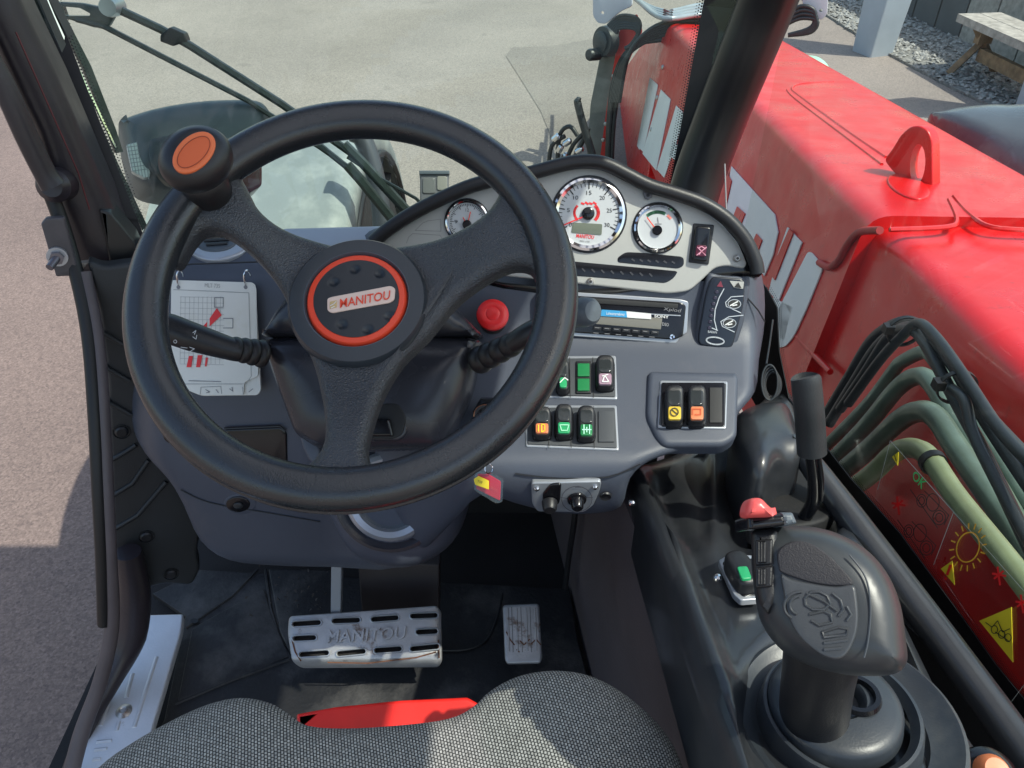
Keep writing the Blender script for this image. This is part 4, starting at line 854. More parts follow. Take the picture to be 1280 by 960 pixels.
# warning lamp strips, blank panels, switch, screws
part('warning_lamp_strip', rpoly([(772, 322), (782, 315), (805, 316), (855, 321), (855, 332), (848, 336), (772, 328)], 5), FA, GLOSSB, cl, lift=.0006, rnd=.0006, thick=.003)
part('warning_lamp_strip', rpoly([(600, 316), (720, 327), (848, 339), (842, 348), (832, 354), (760, 348), (600, 336)], 4), FA, GLOSSB, cl, lift=.0006, rnd=.0006, thick=.003)
strokes('lamp_symbols', [[(728 + k * 12, 336 + k * .9), (731 + k * 12, 339 + k * .9)] for k in range(8)] + [[(790 + k * 10, 324 + k * .6), (793 + k * 10, 326 + k * .6)] for k in range(6)], FA, .0014, 2, mat('dim_symbol', (.05, .05, .055), .4), cl)
EDG = mat('blank_outline', (.28, .28, .27), .5)
strokes('blank_outline', [[(519, 288), (528, 279), (535, 276), (551, 274), (551, 289), (519, 288)], [(508, 304), (511, 296), (516, 292), (550, 294), (556, 304)]], FA, .0003, .8, EDG, cl)
for k in range(6): strokes('fascia_groove', [[(620, 326 + k * 2.2), (705, 333 + k * 2.0)]], FA, .0003, .6, EDG, cl)
sw = part('rocker_switch', rpoly([(867, 279), (893, 281), (886, 331), (861, 328)], 2), FA, BLACK, cl, lift=.002, rnd=.001, thick=.006)
part('rocker', rpoly([(870, 282), (890, 284), (884, 328), (864, 325)], 5), FA, GLOSSB, sw, lift=.006, rnd=.003, thick=.006, grid=5, hfn=lambda x, y: .003 * abs(y - 304) / 22)
part('lit_symbol', rpoly([(871, 306), (884, 307), (882, 321), (869, 320)], 3), FA, mat('magenta_dark', (.10, .01, .03), .3), sw, lift=.0092, rnd=.0005, thick=.002)
strokes('symbol', [[(872, 309), (882, 319)], [(883, 309), (871, 319)], [(873, 310), (877, 308), (882, 311)], [(874, 318), (877, 314), (881, 318)]], FA, .0105, 1.1, mat('pink_print', (.75, .35, .45), .4), sw)
part('hood_clip', rpoly([(803, 236), (816, 240), (816, 246), (811, 250), (806, 248)], 3), FA, mat('clip_grey', (.12, .12, .13), .4), cl, lift=.004, rnd=.001, thick=.004); lathe('clip_hole', [(0, 0), (.002, .0)], FA.off(.0045)(810, 244), FA.n, INK, cl, seg=12)
for q in ((738, 352), (921, 323)): screw(FA.off(.0015)(*q), FA.n, .0045, cl, STEEL); lathe('screw_recess', [(0, .004), (.0018, .004)], FA.off(.0019)(*q), FA.n, INK, cl, seg=8)

# radio ----------------------------------------------------------------
RA = DA.off(.011)
rd = thing('car_radio', 'black single slot car radio with blue sticker in a silver frame', 'radio', RA(780, 425))
part('mounting_frame', rpoly([(672, 363), (700, 364), (850, 374), (861, 377), (859, 416), (851, 420), (846, 429), (836, 429), (672, 417)], 3), RA, SILV2, rd, rnd=.001, thick=.012)
part('radio_face', rpoly([(676, 367), (852, 378), (858, 382), (854, 420), (843, 425), (676, 413)], 3), RA, GLOSSB, rd, lift=.003, rnd=.002, thick=.012)
part('cd_slot', rpoly([(740, 373), (848, 380), (847, 386), (740, 379)], 1), RA, INK, rd, lift=.0042, rnd=.0005, thick=.001)
part('trim_line', rpoly([(742, 388), (851, 394), (851, 395.4), (742, 389.4)], .5), RA, SILV2, rd, lift=.0042, rnd=.0003, thick=.001)
part('display', rpoly([(745, 391), (828, 398), (826, 412), (744, 405)], 1), RA, LCD2, rd, lift=.0045, rnd=.0005, thick=.001)
part('blue_sticker', rpoly([(752, 387), (783, 389), (784, 397), (751, 395)], .5), RA, BLUE, rd, lift=.0055, rnd=0, thick=.0005)
part('white_sticker', rpoly([(783, 389), (814, 392), (814, 399), (784, 397)], .5), RA, WHITE, rd, lift=.0055, rnd=0, thick=.0005)
text('sticker_letters', 'Lohnunternehmer', [(758, 389.5), (781, 391), (781, 395), (758, 393.4)], RA, .0062, WHITE, rd)
text('radio_letters', 'SONY', [(818, 393), (836, 394.5), (836, 398.2), (818, 396.8)], RA, .0048, WHITE, rd, bold=.02)
text('radio_letters', 'Xplod', [(830, 384), (852, 386), (850, 392), (829, 389)], RA, .0048, GREYI, rd); text('radio_letters', 'DSO', [(828, 403), (836, 404), (836, 408), (828, 407)], RA, .0048, mat('grey_print', (.4, .4, .4), .4), rd)
for i in range(7): part('button', rpoly([(742 + i * 12, 408 + i * .9), (752 + i * 12, 409 + i * .9), (751 + i * 12, 413.5 + i * .9), (741 + i * 12, 412.5 + i * .9)], 1), RA, BLACK, rd, lift=.0048, rnd=.0008, thick=.002)
strokes('button_print', [[(744 + i * 12, 409.5 + i * .9), (749 + i * 12, 410 + i * .9)] for i in range(7)] + [[(742 + i * 14, 416 + i * 1.), (748 + i * 14, 416.5 + i)] for i in range(6)], RA, .0056, .8, GREYI, rd)
lathe('volume_knob', [(0, .012), (.007, .012), (.009, .010), (.0095, 0)], RA.off(.003)(700, 396), RA.n, BLACK, rd, seg=28)
lathe('aux_socket', [(.0012, .001), (.0030, .0012), (.0032, -.001)], RA.off(.004)(840, 421), RA.n, CHROME, rd, seg=16)

# load indicator -----------------------------------------------------------
LA = DA.off(.011)
li = thing('load_indicator', 'dark blue load moment indicator panel right of the radio', 'control panel', LA(900, 432))
part('bezel', rpoly([(886, 340), (900, 344), (935, 346), (938, 360), (930, 405), (920, 436), (904, 439), (876, 434), (869, 425), (876, 380)], 6), LA, DASH, li, rnd=.004, thick=.014)
part('panel', rpoly([(890, 345), (932, 349), (930, 380), (916, 434), (905, 437), (874, 431), (873, 420), (882, 370)], 7), LA, mat('indicator_face', (.014, .018, .028), .25), li, lift=.004, rnd=.002, thick=.01)
part('light_corner', rpoly([(912, 351), (930, 352), (929, 361), (918, 360)], 1), LA, SILVER, li, lift=.0048, rnd=0, thick=.001)
W1 = mat('panel_print', (.55, .58, .62), .4)
strokes('panel_curve', [[(905, 361), (899, 372), (894, 387), (893, 400), (896, 412)], [(890, 410), (897, 413)]], LA, .0048, 1.1, W1, li)
strokes('symbol_frame', [[(929, 370), (914, 371), (907, 378), (908, 383), (926, 391)], [(929, 394), (911, 396), (901, 402), (903, 408), (918, 415)]], LA, .0048, 1., W1, li)
for x, y in ((918, 380), (912, 404)): part('symbol_button', ell(x, y, 8, 5.5), LA, INK, li, lift=.0050, rnd=.0006, thick=.001); strokes('symbol', [[(x - 5, y + 2), (x, y - 1), (x + 4, y - 3)], [(x - 2, y + 2), (x + 3, y + 1)]], LA, .0065, 1.6, WHITE, li); strokes('symbol_ring', [[(x + 8 * math.cos(a * .3), y + 5.5 * math.sin(a * .3)) for a in range(22)]], LA, .0055, .8, W1, li)
part('red_triangle', [(896, 358), (904, 359), (901, 351)], LA, mat('dim_red', (.20, .03, .05), .4), li, lift=.0048, rnd=0, thick=.001); part('black_triangle', [(918, 359), (927, 360), (923, 353)], LA, INK, li, lift=.0062, rnd=0, thick=.0006)
for i in range(7): part('indicator_led', ell(896 - i * 2 + (i > 3) * (i - 3) * 1.0, 365 + i * 7.5, 2.6, 2.4, 12), LA, mat('led_off', (.035, .03, .05), .2) if i == 0 else bpy.data.materials['led_off'], li, lift=.0050, rnd=.0006, thick=.001)
strokes('oval_ring', [[(894 + 11 * math.cos(a * .25), 426 + 4.5 * math.sin(a * .25) + 1 * math.cos(a * .25)) for a in range(27)]], LA, .0050, 1.7, W1, li); text('panel_letters', 'BARAN', [(885, 413), (896, 414), (896, 417), (885, 416)], LA, .0048, W1, li)

# switch banks ----------------------------------------------------------------
def bank(q, plane, label, m=SILV2):
    t_ = thing('switch_bank', label, 'switches', plane(*q[2]))
    part('bank_frame', rpoly(q, 3), plane, m, t_, lift=.002, rnd=.0015, thick=.010)
    c = sum((Vector(p) for p in q), Vector((0, 0))) / 4
    part('bank_inset', rpoly([c + (Vector(p) - c) * .955 + Vector((0, .0)) + Vector((0, (1 if p[1] < c.y else -1) * 2.0)) for p in q], 2), plane, mat('bank_grey', (.05, .055, .062), .5) if 'bank_grey' not in bpy.data.materials else bpy.data.materials['bank_grey'], t_, lift=.0035, rnd=.0005, thick=.008)
    return t_
def rocker(x0, y0, x1, y1, plane, parent, win, lines=None, wl=WHITE):
    cx = (x0 + x1) / 2; hh = y1 - y0
    b = part('switch_body', rect(x0 - 1, y0 + 4, x1 + 1, y1 + 4, 7), plane, GLOSSB, parent, lift=.008, rnd=.003, thick=.014)
    part('rocker', rect(x0, y0, x1, y1, 9, 5), plane, BLACK, b, lift=.015, rnd=.004, thick=.012, grid=5, hfn=lambda x, y: .0035 * ((y - (y0 + y1) / 2) / (hh / 2)) ** 2)
    part('thumb_dish', rect(x0 + 3, y0 + 3, x1 - 3, y0 + hh * .5, 6, 5), plane, mat('smoke_plastic', (.03, .034, .036), .12) if 'smoke_plastic' not in bpy.data.materials else bpy.data.materials['smoke_plastic'], b, lift=.0185, rnd=.0012, thick=.004, grid=5, hfn=lambda x, y: -.0018)
    if win: part('lit_window', rect(x0 + 3.5, y0 + hh * .56, x1 - 3.5, y1 - 4, 3), plane, win, b, lift=.0195, rnd=.0008, thick=.003)
    if lines: strokes('symbol', lines, plane, .0205, 1.2, wl, b)
    return b
b1 = bank([(657, 445), (770, 444), (772, 499), (657, 496)], DB, 'upper rocker switch bank with green lamp block below the radio')
b2 = bank([(656, 506), (771, 506), (774, 563), (657, 558)], DB, 'lower rocker switch bank with orange and green symbols below the radio')
for x in (685, 713, 742): strokes('divider', [[(x - 1, 447), (x, 497)]], DB, .0042, .8, INK, b1); strokes('divider', [[(x, 508), (x + 1, 560)]], DB, .0042, .8, INK, b2)
rocker(696, 450, 712, 488, DB, b1, BRGRN, [[(700, 478), (706, 472), (710, 475)]])
lb = part('lamp_block', rect(720, 451, 739, 491, 1), DB, BLACK, b1, lift=.006, rnd=.001, thick=.006); part('green_lamp', rect(722, 454, 737, 470, 1), DB, GREEN, lb, lift=.008, rnd=.0006, thick=.003); part('green_lamp', rect(722, 473, 737, 488, 1), DB, GREEN, lb, lift=.008, rnd=.0006, thick=.003)
rocker(745, 444, 768, 484, DB, b1, mat('mauve_lens', (.34, .22, .28), .3), [[(753, 477), (756, 469), (761, 477), (753, 477)], [(753, 470), (760, 468)]])
rocker(666, 508, 689, 545, DB, b2, AMBER, [[(673, 531), (673, 539)], [(677, 530), (677, 540), (681, 538), (681, 531), (677, 530)]], YELL)
rocker(694, 505, 716, 545, DB, b2, BRGRN, [[(700, 531), (711, 531), (709, 538), (702, 538), (700, 531)]], mat('mint_print', (.35, .75, .5), .4))
rocker(722, 507, 744, 548, DB, b2, GREEN, [[(728, 537), (739, 537)], [(730, 531), (730, 542)], [(737, 531), (737, 542)], [(733.5, 534), (733.5, 540)]], mat('mint_print2', (.45, .85, .65), .4))
part('blank_cover', rect(748, 513, 768, 552, 1), DB, bpy.data.materials['bank_grey'], b2, lift=.0055, rnd=.0006, thick=.003)
# right bank in its recess
part('recess_rim', rpoly([(810, 462), (920, 464), (924, 470), (922, 545), (905, 556), (830, 556), (820, 545), (808, 520)], 8), DB, DASH, dash, lift=.006, rnd=.006, thick=.02)
b3 = bank([(825, 475), (910, 476), (908, 536), (822, 534)], DB.off(.006), 'right rocker switch bank with yellow and orange symbols beside the console'); D3 = DB.off(.006)
part('bank_face', rect(827, 478, 906, 532, 2), D3, GLOSSB, b3, lift=.0045, rnd=.0006, thick=.004)
rocker(832, 482, 855, 528, D3, b3, YELD, [[(843 + 5 * math.cos(a * .6), 515 + 5 * math.sin(a * .6)) for a in range(12)], [(840, 512), (847, 518)]], INK)
rocker(860, 482, 883, 528, D3, b3, AMBER, [[(866, 518), (866, 511), (876, 511), (876, 518), (869, 518)]], mat('orange_print', (.6, .1, .03), .4))
part('blank_slot', rect(887, 484, 903, 528, 1), D3, INK, b3, lift=.006, rnd=.0006, thick=.002)
# emergency stop knob, ignition switch, key tag, heater panel
EP = DA.off(.0)
t = thing('emergency_stop_button', 'round bright red mushroom button on the dashboard right of the wheel hub', 'button', DSF(616, 410)); ea = (CC - DSF(616, 400)).normalized() + Vector((0, 0, .45)); ea.normalize(); eo = DSF(616, 402)
lathe('stem', [(0, .02), (.010, .02), (.012, 0), (.016, 0), (.016, -.004)], eo, ea, BLACK, t, seg=24)
lathe('knob', [(0, .034), (.007, .034), (.0085, .0332), (.010, .0338), (.0155, .033), (.019, .030), (.0195, .026), (.018, .020), (.012, .017)], eo, ea, REDP, t, seg=36)
ki = DSF.off(.012)(610, 512); ka = (-.1, -.85, .5)
t = thing('ignition_switch', 'black hexagonal ignition switch partly hidden by the wheel rim', 'switch', ki)
lathe('hex_nut', [(0, .006), (.012, .006), (.0165, .005), (.017, 0), (.017, -.008)], ki, ka, GLOSSB, t, seg=6)
lathe('switch_barrel', [(0, .012), (.006, .012), (.009, .018), (.012, .018), (.0125, .004)], DSF.off(.012)(609, 514), ka, BLACK, t, seg=28); lathe('barrel_ring', [(.0118, .0182), (.0124, .0186), (.0128, .0178)], DSF.off(.012)(609, 514), ka, mat('copper_ring', (.35, .16, .10), .3, metal=.6), t, seg=28)
KT = facing(610, 608, .84, 12, -14)
t = thing('key_tag', 'red and yellow key tag in clear plastic hanging below the wheel rim', 'key tag', KT(610, 625))
part('sleeve', rpoly([(594, 588), (612, 590), (629, 600), (628, 628), (620, 630), (592, 613)], 3), KT, PLASTIC_CLR, t, lift=.002, rnd=.0006, thick=.003)
part('red_card', rpoly([(597, 592), (611, 593), (626, 602), (625, 626), (595, 611)], 2), KT, mat('card_red', (.70, .02, .05), .3), t, rnd=.0003, thick=.001)
part('yellow_card', rpoly([(592, 599), (598, 595), (611, 601), (611, 612), (594, 606)], 1), KT, YELL, t, lift=.0045, rnd=.0002, thick=.0006); text('card_letters', '737', [(597, 600), (603, 602), (603, 605), (597, 603)], KT, .0052, INK, t); text('card_letters', 'BESTE', [(614, 608), (622, 612), (622, 615), (614, 611)], KT, .0014, PINK, t)
tube('key_ring', [KT.off(.003)(611 + 5 * math.cos(a), 586 + 6 * math.sin(a)) for a in [i * .5 for i in range(13)]], .0007, CHROME, t, seg=6)
HP = DC.off(.004)
t = thing('heater_panel', 'small silver heater control panel with rotary knob under the dashboard lip', 'control panel', HP(705, 640))
part('plate', rpoly([(664, 604), (752, 602), (750, 613), (742, 632), (730, 641), (672, 640), (665, 630)], 4), HP, SILV2, t, rnd=.0015, thick=.006)
part('fan_switch', rpoly([(678, 618), (688, 606), (702, 605), (700, 630), (692, 635), (679, 632)], 4), HP, GLOSSB, t, lift=.002, rnd=.002, thick=.006); lathe('fan_knob', [(0, .012), (.006, .012), (.008, .009), (.009, 0)], HP.off(.003)(687, 628), HP.n, BLACK, t, seg=24)
strokes('knob_scale', [[(721 + 19 * math.cos(a * .3), 624 + 16 * math.sin(a * .3)) for a in range(22)], [(701, 622), (709, 623)], [(733, 622), (741, 622)], [(719, 609), (726, 609)]], HP, .0006, 1., mat('scale_grey', (.15, .15, .17), .5), t)
lathe('temperature_knob', [(0, .014), (.005, .014), (.0065, .012), (.008, .003), (.0105, .002), (.011, 0)], HP.off(.001)(721, 624), HP.n, GLOSSB, t, seg=28)
for q in ((671, 611), (744, 609)): screw(HP.off(.001)(*q), HP.n, .0032, t)
lathe('panel_screw', [(0, -.001), (.004, 0), (.006, .001), (.007, -.001)], HP.off(0)(757, 621), HP.n, BLACK, dash, seg=16)
# ================================================================== LOAD CHART BOOKLET
BK = DA.off(.012)
t = thing('load_chart_booklet', 'white laminated load chart booklet on two rings at the left of the dashboard', 'booklet', BK(266, 495))
part('back_page', rpoly([(214, 352), (318, 354), (326, 488), (322, 494), (252, 495), (215, 480)], 5), BK, PAPER, t, lift=-.002, rnd=.0004, thick=.004)
part('front_page', rpoly([(214, 350), (316, 353), (320, 360), (323, 470), (305, 478), (305, 494), (250, 494), (212, 478)], 4), BK, PAPER, t, lift=.001, rnd=.0004, thick=.0015)
pl_ = mat('print_grey', (.33, .33, .32), .5)
strokes('page_frame', [[(217, 362), (311, 366), (314, 470), (308, 480), (232, 480)], [(250, 494), (251, 484), (276, 483), (277, 492)], [(303, 484), (304, 493)]], BK, .0015, .7, pl_, t)
strokes('chart_grid', [[(226 + i * 5.5, 371), (225 + i * 5.5, 455)] for i in range(10)] + [[(225, 371 + i * 7), (280, 372 + i * 7)] for i in range(13)], BK, .0015, .35, pl_, t)
for p in (((262, 398), (271, 385), (277, 394), (262, 408)), ((250, 412), (259, 402), (258, 412), (252, 432)), ((236, 445), (241, 445), (239, 459), (233, 459)), ((247, 444), (253, 444), (250, 459), (245, 459)), ((257, 447), (260, 447), (258, 458), (256, 458))): part('red_load_band', p, BK, REDI, t, lift=.002, rnd=0, thick=.0004)
part('white_load_band', [(258, 412), (262, 408), (256, 440), (253, 440)], BK, WHITE, t, lift=.0022, rnd=0, thick=.0004)
text('page_letters', 'MLT 735', [(256, 354), (275, 355), (275, 360), (256, 359)], BK, .0016, pl_, t)
for l_ in [[(268, 372), (279, 372), (279, 384), (268, 384), (268, 372)], [(279, 398), (291, 398), (291, 410), (279, 410)], [(236, 476), (276, 477)], [(257, 487), (262, 490), (258, 491)], [(270, 487), (273, 491)], [(287, 486), (291, 489), (290, 484)], [(311, 490), (316, 486)]]: strokes('page_symbol', [l_], BK, .0017, .9, GREYI, t)
for x in (222, 306): tube('binder_ring', [BK.off(h)(x + dx, y) for dx, y, h in ((1, 358, -.002), (0, 352, .005), (-1, 344, .009), (2, 338, .008), (6, 341, .002), (7, 345, -.004))], .0013, CHROME, t, smooth=4, seg=8); lathe('ring_hole', [(0, 0), (.0024, 0)], BK.off(.0014)(x + 1, 359), BK.n, GREYI, t, seg=12)

# ================================================================== STEERING COLUMN
SC = Plane(at(470, 460, .87), (0, -.80, .60))
col = thing('steering_column', 'dark grey steering column shroud with tilt recess and silver ring', 'steering column', at(490, 700, 1.1))
low = spl([(331, 424), (332, 440), (345, 480), (358, 515), (368, 540), (382, 552), (402, 562), (440, 566), (520, 564), (552, 560), (574, 530), (590, 490), (597, 440), (596, 424), (540, 418), (400, 418)], 4)
MB().slab(low, SC, rnd=.012, thick=.12, grid=10, dome=.035, domeR=60).build('lower_shroud', SHROUD, col, sharp=70)
upp = spl([(331, 421), (336, 405), (352, 380), (380, 352), (430, 338), (500, 340), (545, 360), (572, 388), (592, 408), (597, 420), (540, 424), (400, 424)], 4)
MB().slab(upp, SC.off(.001), rnd=.008, thick=.12, grid=10, dome=.034, domeR=50).build('upper_shroud', SHROUD, col, sharp=70)
SD = SC.off(.034)
part('tilt_recess', rpoly([(438, 502), (500, 500), (512, 520), (508, 545), (498, 552), (440, 552)], 8), SD, SHROUD, col, lift=-.002, rnd=.004, thick=.01)
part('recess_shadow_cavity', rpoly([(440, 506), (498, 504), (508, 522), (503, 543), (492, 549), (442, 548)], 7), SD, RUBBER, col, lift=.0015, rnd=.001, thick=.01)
part('tilt_lever', rpoly([(460, 524), (486, 524), (492, 546), (455, 546)], 3), SD, GLOSSB, col, lift=.008, rnd=.003, thick=.01)
CB = Plane(at(495, 650, 1.02), (0, -.85, .53))
MB().slab(spl([(395, 560), (450, 545), (560, 560), (588, 590), (584, 640), (566, 680), (530, 705), (495, 711), (455, 702), (430, 680), (410, 640), (396, 600)], 4), CB, rnd=.016, thick=.14, grid=10, dome=.03, domeR=40).build('column_foot', DASH, col, sharp=70)
cbo = CB.off(.034)(487, 622)
lathe('foot_ring', [(.040, -.004), (.043, .004), (.050, .006), (.055, .003), (.058, -.004)], cbo, CB.n, SILV2, col, seg=48); lathe('foot_ring_dish', [(0, -.01), (.030, -.008), (.041, -.002)], cbo, CB.n, HOUS, col, seg=40); lathe('foot_rim', [(.057, -.006), (.066, .002), (.070, .001), (.074, -.01)], cbo, CB.n, SHROUD, col, seg=48)
part('column_side', rpoly([(370, 530), (392, 530), (400, 562), (398, 585), (385, 575), (378, 560)], 4), SC, DASH, col, lift=-.005, rnd=.004, thick=.04)
# stalks
def stalk(name, lab, pts, rr, bel, cap=None, marks=None):
    t_ = thing(name, lab, 'stalk', at(*bel[0]))
    tube('stalk_arm', [at(*q) for q in pts], rr, STALKM, t_, smooth=5, seg=18)
    a, b = at(*bel[0]), at(*bel[1]); ax = (b - a).normalized(); L_ = (b - a).length; prof = [(.004, 0)]
    n_ = bel[2]
    for i in range(n_ * 8 + 1): u = i / (n_ * 8); prof.append(((.0155 - .003 * u) * (1 - .14 * (1 - abs(math.sin(u * n_ * math.pi)) ** .7)), L_ * u))
    prof.append((.004, L_)); lathe('rubber_bellows', prof, a, ax, RUBBER if False else BLACK, t_, seg=28)
    return t_
t = stalk('indicator_stalk', 'black indicator and light stalk pointing left across the booklet', [(195, 407, .795), (212, 411, .80), (240, 421, .805), (285, 435, .815), (300, 438, .82)], [.0135, .0155, .0150, .0122, .012], [(332, 443, .84), (288, 435, .815), 4])
SPL = Plane(at(240, 420, .7895), (.0, -.66, .75))
strokes('light_symbols', [[(224 + 2.4 * math.cos(a), 414 + 2.4 * math.sin(a)) for a in [i * .7 for i in range(10)]]] + [[(224 + 4 * math.cos(a), 414 + 4 * math.sin(a)), (224 + 5.5 * math.cos(a), 414 + 5.5 * math.sin(a))] for a in [i * .785 for i in range(8)]] + [[(241, 416), (245, 413), (243, 418)], [(241, 421), (245, 424), (246, 419)], [(219 + 2 * math.cos(a * .8), 427 + 2 * math.sin(a * .8)) for a in range(9)], [(226, 434), (234, 435)], [(237, 434), (243, 436), (238, 439)]], SPL, .0, .8, mat('stalk_print', (.6, .6, .58), .5), t)
t = stalk('control_stalk', 'black right hand gear stalk passing under the wheel rim beside the red button', [(640, 430, .81), (660, 418, .80), (690, 405, .79), (715, 396, .785), (733, 386, .78)], [.0105, .012, .0125, .0115, .012], [(596, 452, .85), (645, 428, .81), 4])
lathe('end_cap', [(0, .014), (.010, .013), (.0135, .009), (.015, 0), (.014, -.02), (.010, -.03)], at(731, 390, .775), (.55, -.65, .5), HOUS, t, seg=28)

# ================================================================== STEERING WHEEL
W = Vector((-.1422, .6049, .8055)); we = R(57.9); wn_ = Vector((0, -math.cos(we), math.sin(we))); wy = Vector((0, math.sin(we), math.cos(we)))
sw_ = thing('steering_wheel', 'black three spoke steering wheel with red ringed hub and spinner knob', 'steering wheel', W - wn_ * .06)
mb = MB(); vs = []; fs = []; NA = 128; NB = 28
for i in range(NA):
    a = 2 * math.pi * i / NA; rd_ = CX * math.cos(a) + wy * math.sin(a)
    for k in range(NB):
        b = 2 * math.pi * k / NB; rr = .0188 * (1 - .035 * max(0, math.cos(b * 4)))
        vs.append(W + rd_ * (.1817 + rr * math.cos(b)) + wn_ * rr * math.sin(b) * .92)
fs = [(i * NB + k, ((i + 1) % NA) * NB + k, ((i + 1) % NA) * NB + (k + 1) % NB, i * NB + (k + 1) % NB) for i in range(NA) for k in range(NB)]
mb.add(vs, fs).build('rim', RIMM, sw_, sharp=0 + 80)
mb = MB().lathe([(.1995, -.0035), (.2013, -.0015), (.2013, .0012), (.1995, .003)], W - wn_ * .004, wn_, seg=120); mb.build('rim_seam', RIMM, sw_)
def dish(r):                                                       # spokes sink towards the hub
    return -.030 + .032 * sstep(.055, .175, r)
def tspoke(px, py):
    h = -.02
    for _ in range(6):
        pl = Plane(W + wn_ * h, wn_); p = pl(px, py); r = (p - W - wn_ * h).length; h = dish(r)
    return Plane(W + wn_ * h, wn_).t(px, py)
SPK = surfmix(tspoke, wn_)
sp = spl([(258, 196), (284, 196), (302, 224), (320, 256), (350, 280), (392, 296), (440, 306), (500, 303), (552, 292), (598, 268), (622, 240), (630, 208), (668, 225), (694, 270), (700, 330), (676, 345), (664, 330), (640, 328), (606, 345), (568, 375), (535, 415), (502, 448), (477, 488), (462, 530), (456, 562), (466, 584), (492, 600), (470, 626), (390, 620), (350, 594), (382, 578), (400, 556), (404, 528), (399, 490), (388, 448), (366, 400), (346, 354), (312, 312), (276, 285), (250, 282), (233, 298), (214, 325), (192, 300), (205, 250)], 4)
MB().slab(sp, SPK, rnd=.011, thick=.022, back=-wn_, grid=7, steps=6).build('spokes', SPOKE, sw_, sharp=75)
hb = W + wn_ * -.030
lathe('hub_disc', [(.0615, -.012), (.0645, -.004), (.0640, .005), (.0615, .0085), (.052, .0095), (.0485, .0095)], hb, wn_, mat('hub_satin', (.032, .038, .046), .32, bump=.08, bscale=900), sw_, seg=72)
lathe('hub_bevel', [(.0487, .0098), (.0480, .0100), (.0468, .0060), (.0455, .0035)], hb, wn_, HOUS, sw_, seg=72)
lathe('hub_ring', [(.0470, .0022), (.0452, .0085), (.0440, .0098), (.0395, .0104), (.0385, .0098)], hb, wn_, ORRED, sw_, seg=72)
# centre cap with dimples
HA = Plane(hb + wn_ * .0105, wn_)
cr_ = MB(); vs = []; fs = []; NR = 26; NS = 96
dm = [(469, 317), (492, 322 + .5)]
dmp = [HA(*q) for q in ((443, 337), (474, 342), (417, 353), (486, 395), (459, 412), (427, 406))]
lo0 = HA(448, 377); lx = (HA(495, 367) - HA(408, 384)).normalized(); ly = wn_.cross(lx)
for i in range(NR + 1):
    for k in range(NS):
        a = 2 * math.pi * k / NS; p = HA.p + (CX * math.cos(a) + wy * math.sin(a)) * (.0390 * i / NR); h = .0012 * (1 - (i / NR) ** 2)
        for d in dmp:
            q = (p - d).length
            if q < .0046: h -= .0030 * (1 - (q / .0046) ** 2)
        vs.append(p + wn_ * h)
fs = [(i * NS + k, i * NS + (k + 1) % NS, (i + 1) * NS + (k + 1) % NS, (i + 1) * NS + k) for i in range(NR) for k in range(NS)]
cr_.add(vs, fs).build('centre_cap', mat('cap_black', (.018, .021, .026), .34, bump=.15, bscale=900), sw_, sharp=60)
part('emblem_plate', rpoly([(409, 373), (414, 371), (488, 357), (494, 360), (493, 374), (487, 378), (415, 391), (409, 388)], 3), HA, mat('emblem_pink', (.74, .55, .46), .3), sw_, lift=.0022, rnd=.0006, thick=.003)
text('emblem_letters', 'MANITOU', [(425, 374), (488, 363), (487, 374), (425, 385)], HA, .0026, ORRED, sw_, depth=.0004, bold=.006)
part('emblem_mark', rpoly([(412, 377), (421, 375), (421, 384), (412, 386)], 1), HA, mat('gold_mark', (.60, .42, .20), .35, metal=.4), sw_, lift=.0027, rnd=.0003, thick=.0008)
strokes('emblem_mark_line', [[(413, 382), (417, 380), (420, 377)], [(414, 385), (418, 383)]], HA, .0031, .9, WHITE, sw_)
# spinner knob
ks = W + CX * 0; kb = at(262, 236, .735)
kn = (at(234, 190, .63) - kb).normalized()
kc = at(246, 203, .655)
lathe('knob_clamp', [(.0, -.02), (.019, -.02), (.021, -.012), (.021, .006), (.017, .014), (.012, .018)], W + (Plane(W, wn_)(262, 240) - W) + wn_ * .012, wn_, BLACK, sw_, seg=32)
kax = (Vector((-.28, -.62, .73))).normalized()
kst = Plane(W, wn_)(262, 240) + wn_ * .02
ktop = at(243, 195, .655)
kax = ((ktop - kst).normalized() * .55 + wn_ * .3 + Vector((0, -.1, .1))).normalized()
tube('knob_stem', [kst, kst.lerp(ktop, .35), ktop - kax * .02], [.0135, .0125, .015], BLACK, sw_, smooth=4, seg=22)
kd = .66; lathe('knob_body', [(0, .0105), (.014, .0105), (.020, .0085), (.0265, .003), (.0290, -.004), (.0285, -.012), (.024, -.020), (.016, -.027), (.010, -.03)], ktop, kax, STALKM, sw_, seg=48, xdir=(at(270, 170, kd) - at(216, 216, kd)), sx=1.07, sy=.93)
kp = Plane(ktop + kax * .0112, kax); px_, py_, _t = proj(kp.p)
part('knob_inlay', ell(242, 190, 31.5, 20.5, 40, -43), kp, ORANGE, sw_, rnd=.0012, thick=.003); part('knob_inlay_centre', ell(242, 190, 25, 13.5, 36, -43), kp, mat('orange_dark', (.66, .12, .035), .55), sw_, lift=.0006, rnd=.0004, thick=.002)
strokes('inlay_groove', [[(242 + 25 * math.cos(a) * math.cos(R(-43)) - 13.5 * math.sin(a) * math.sin(R(-43)), 190 + 25 * math.cos(a) * math.sin(R(-43)) + 13.5 * math.sin(a) * math.cos(R(-43))) for a in [i * math.pi / 18 for i in range(37)]]], kp, .0009, .9, mat('groove', (.28, .05, .02), .6), sw_)

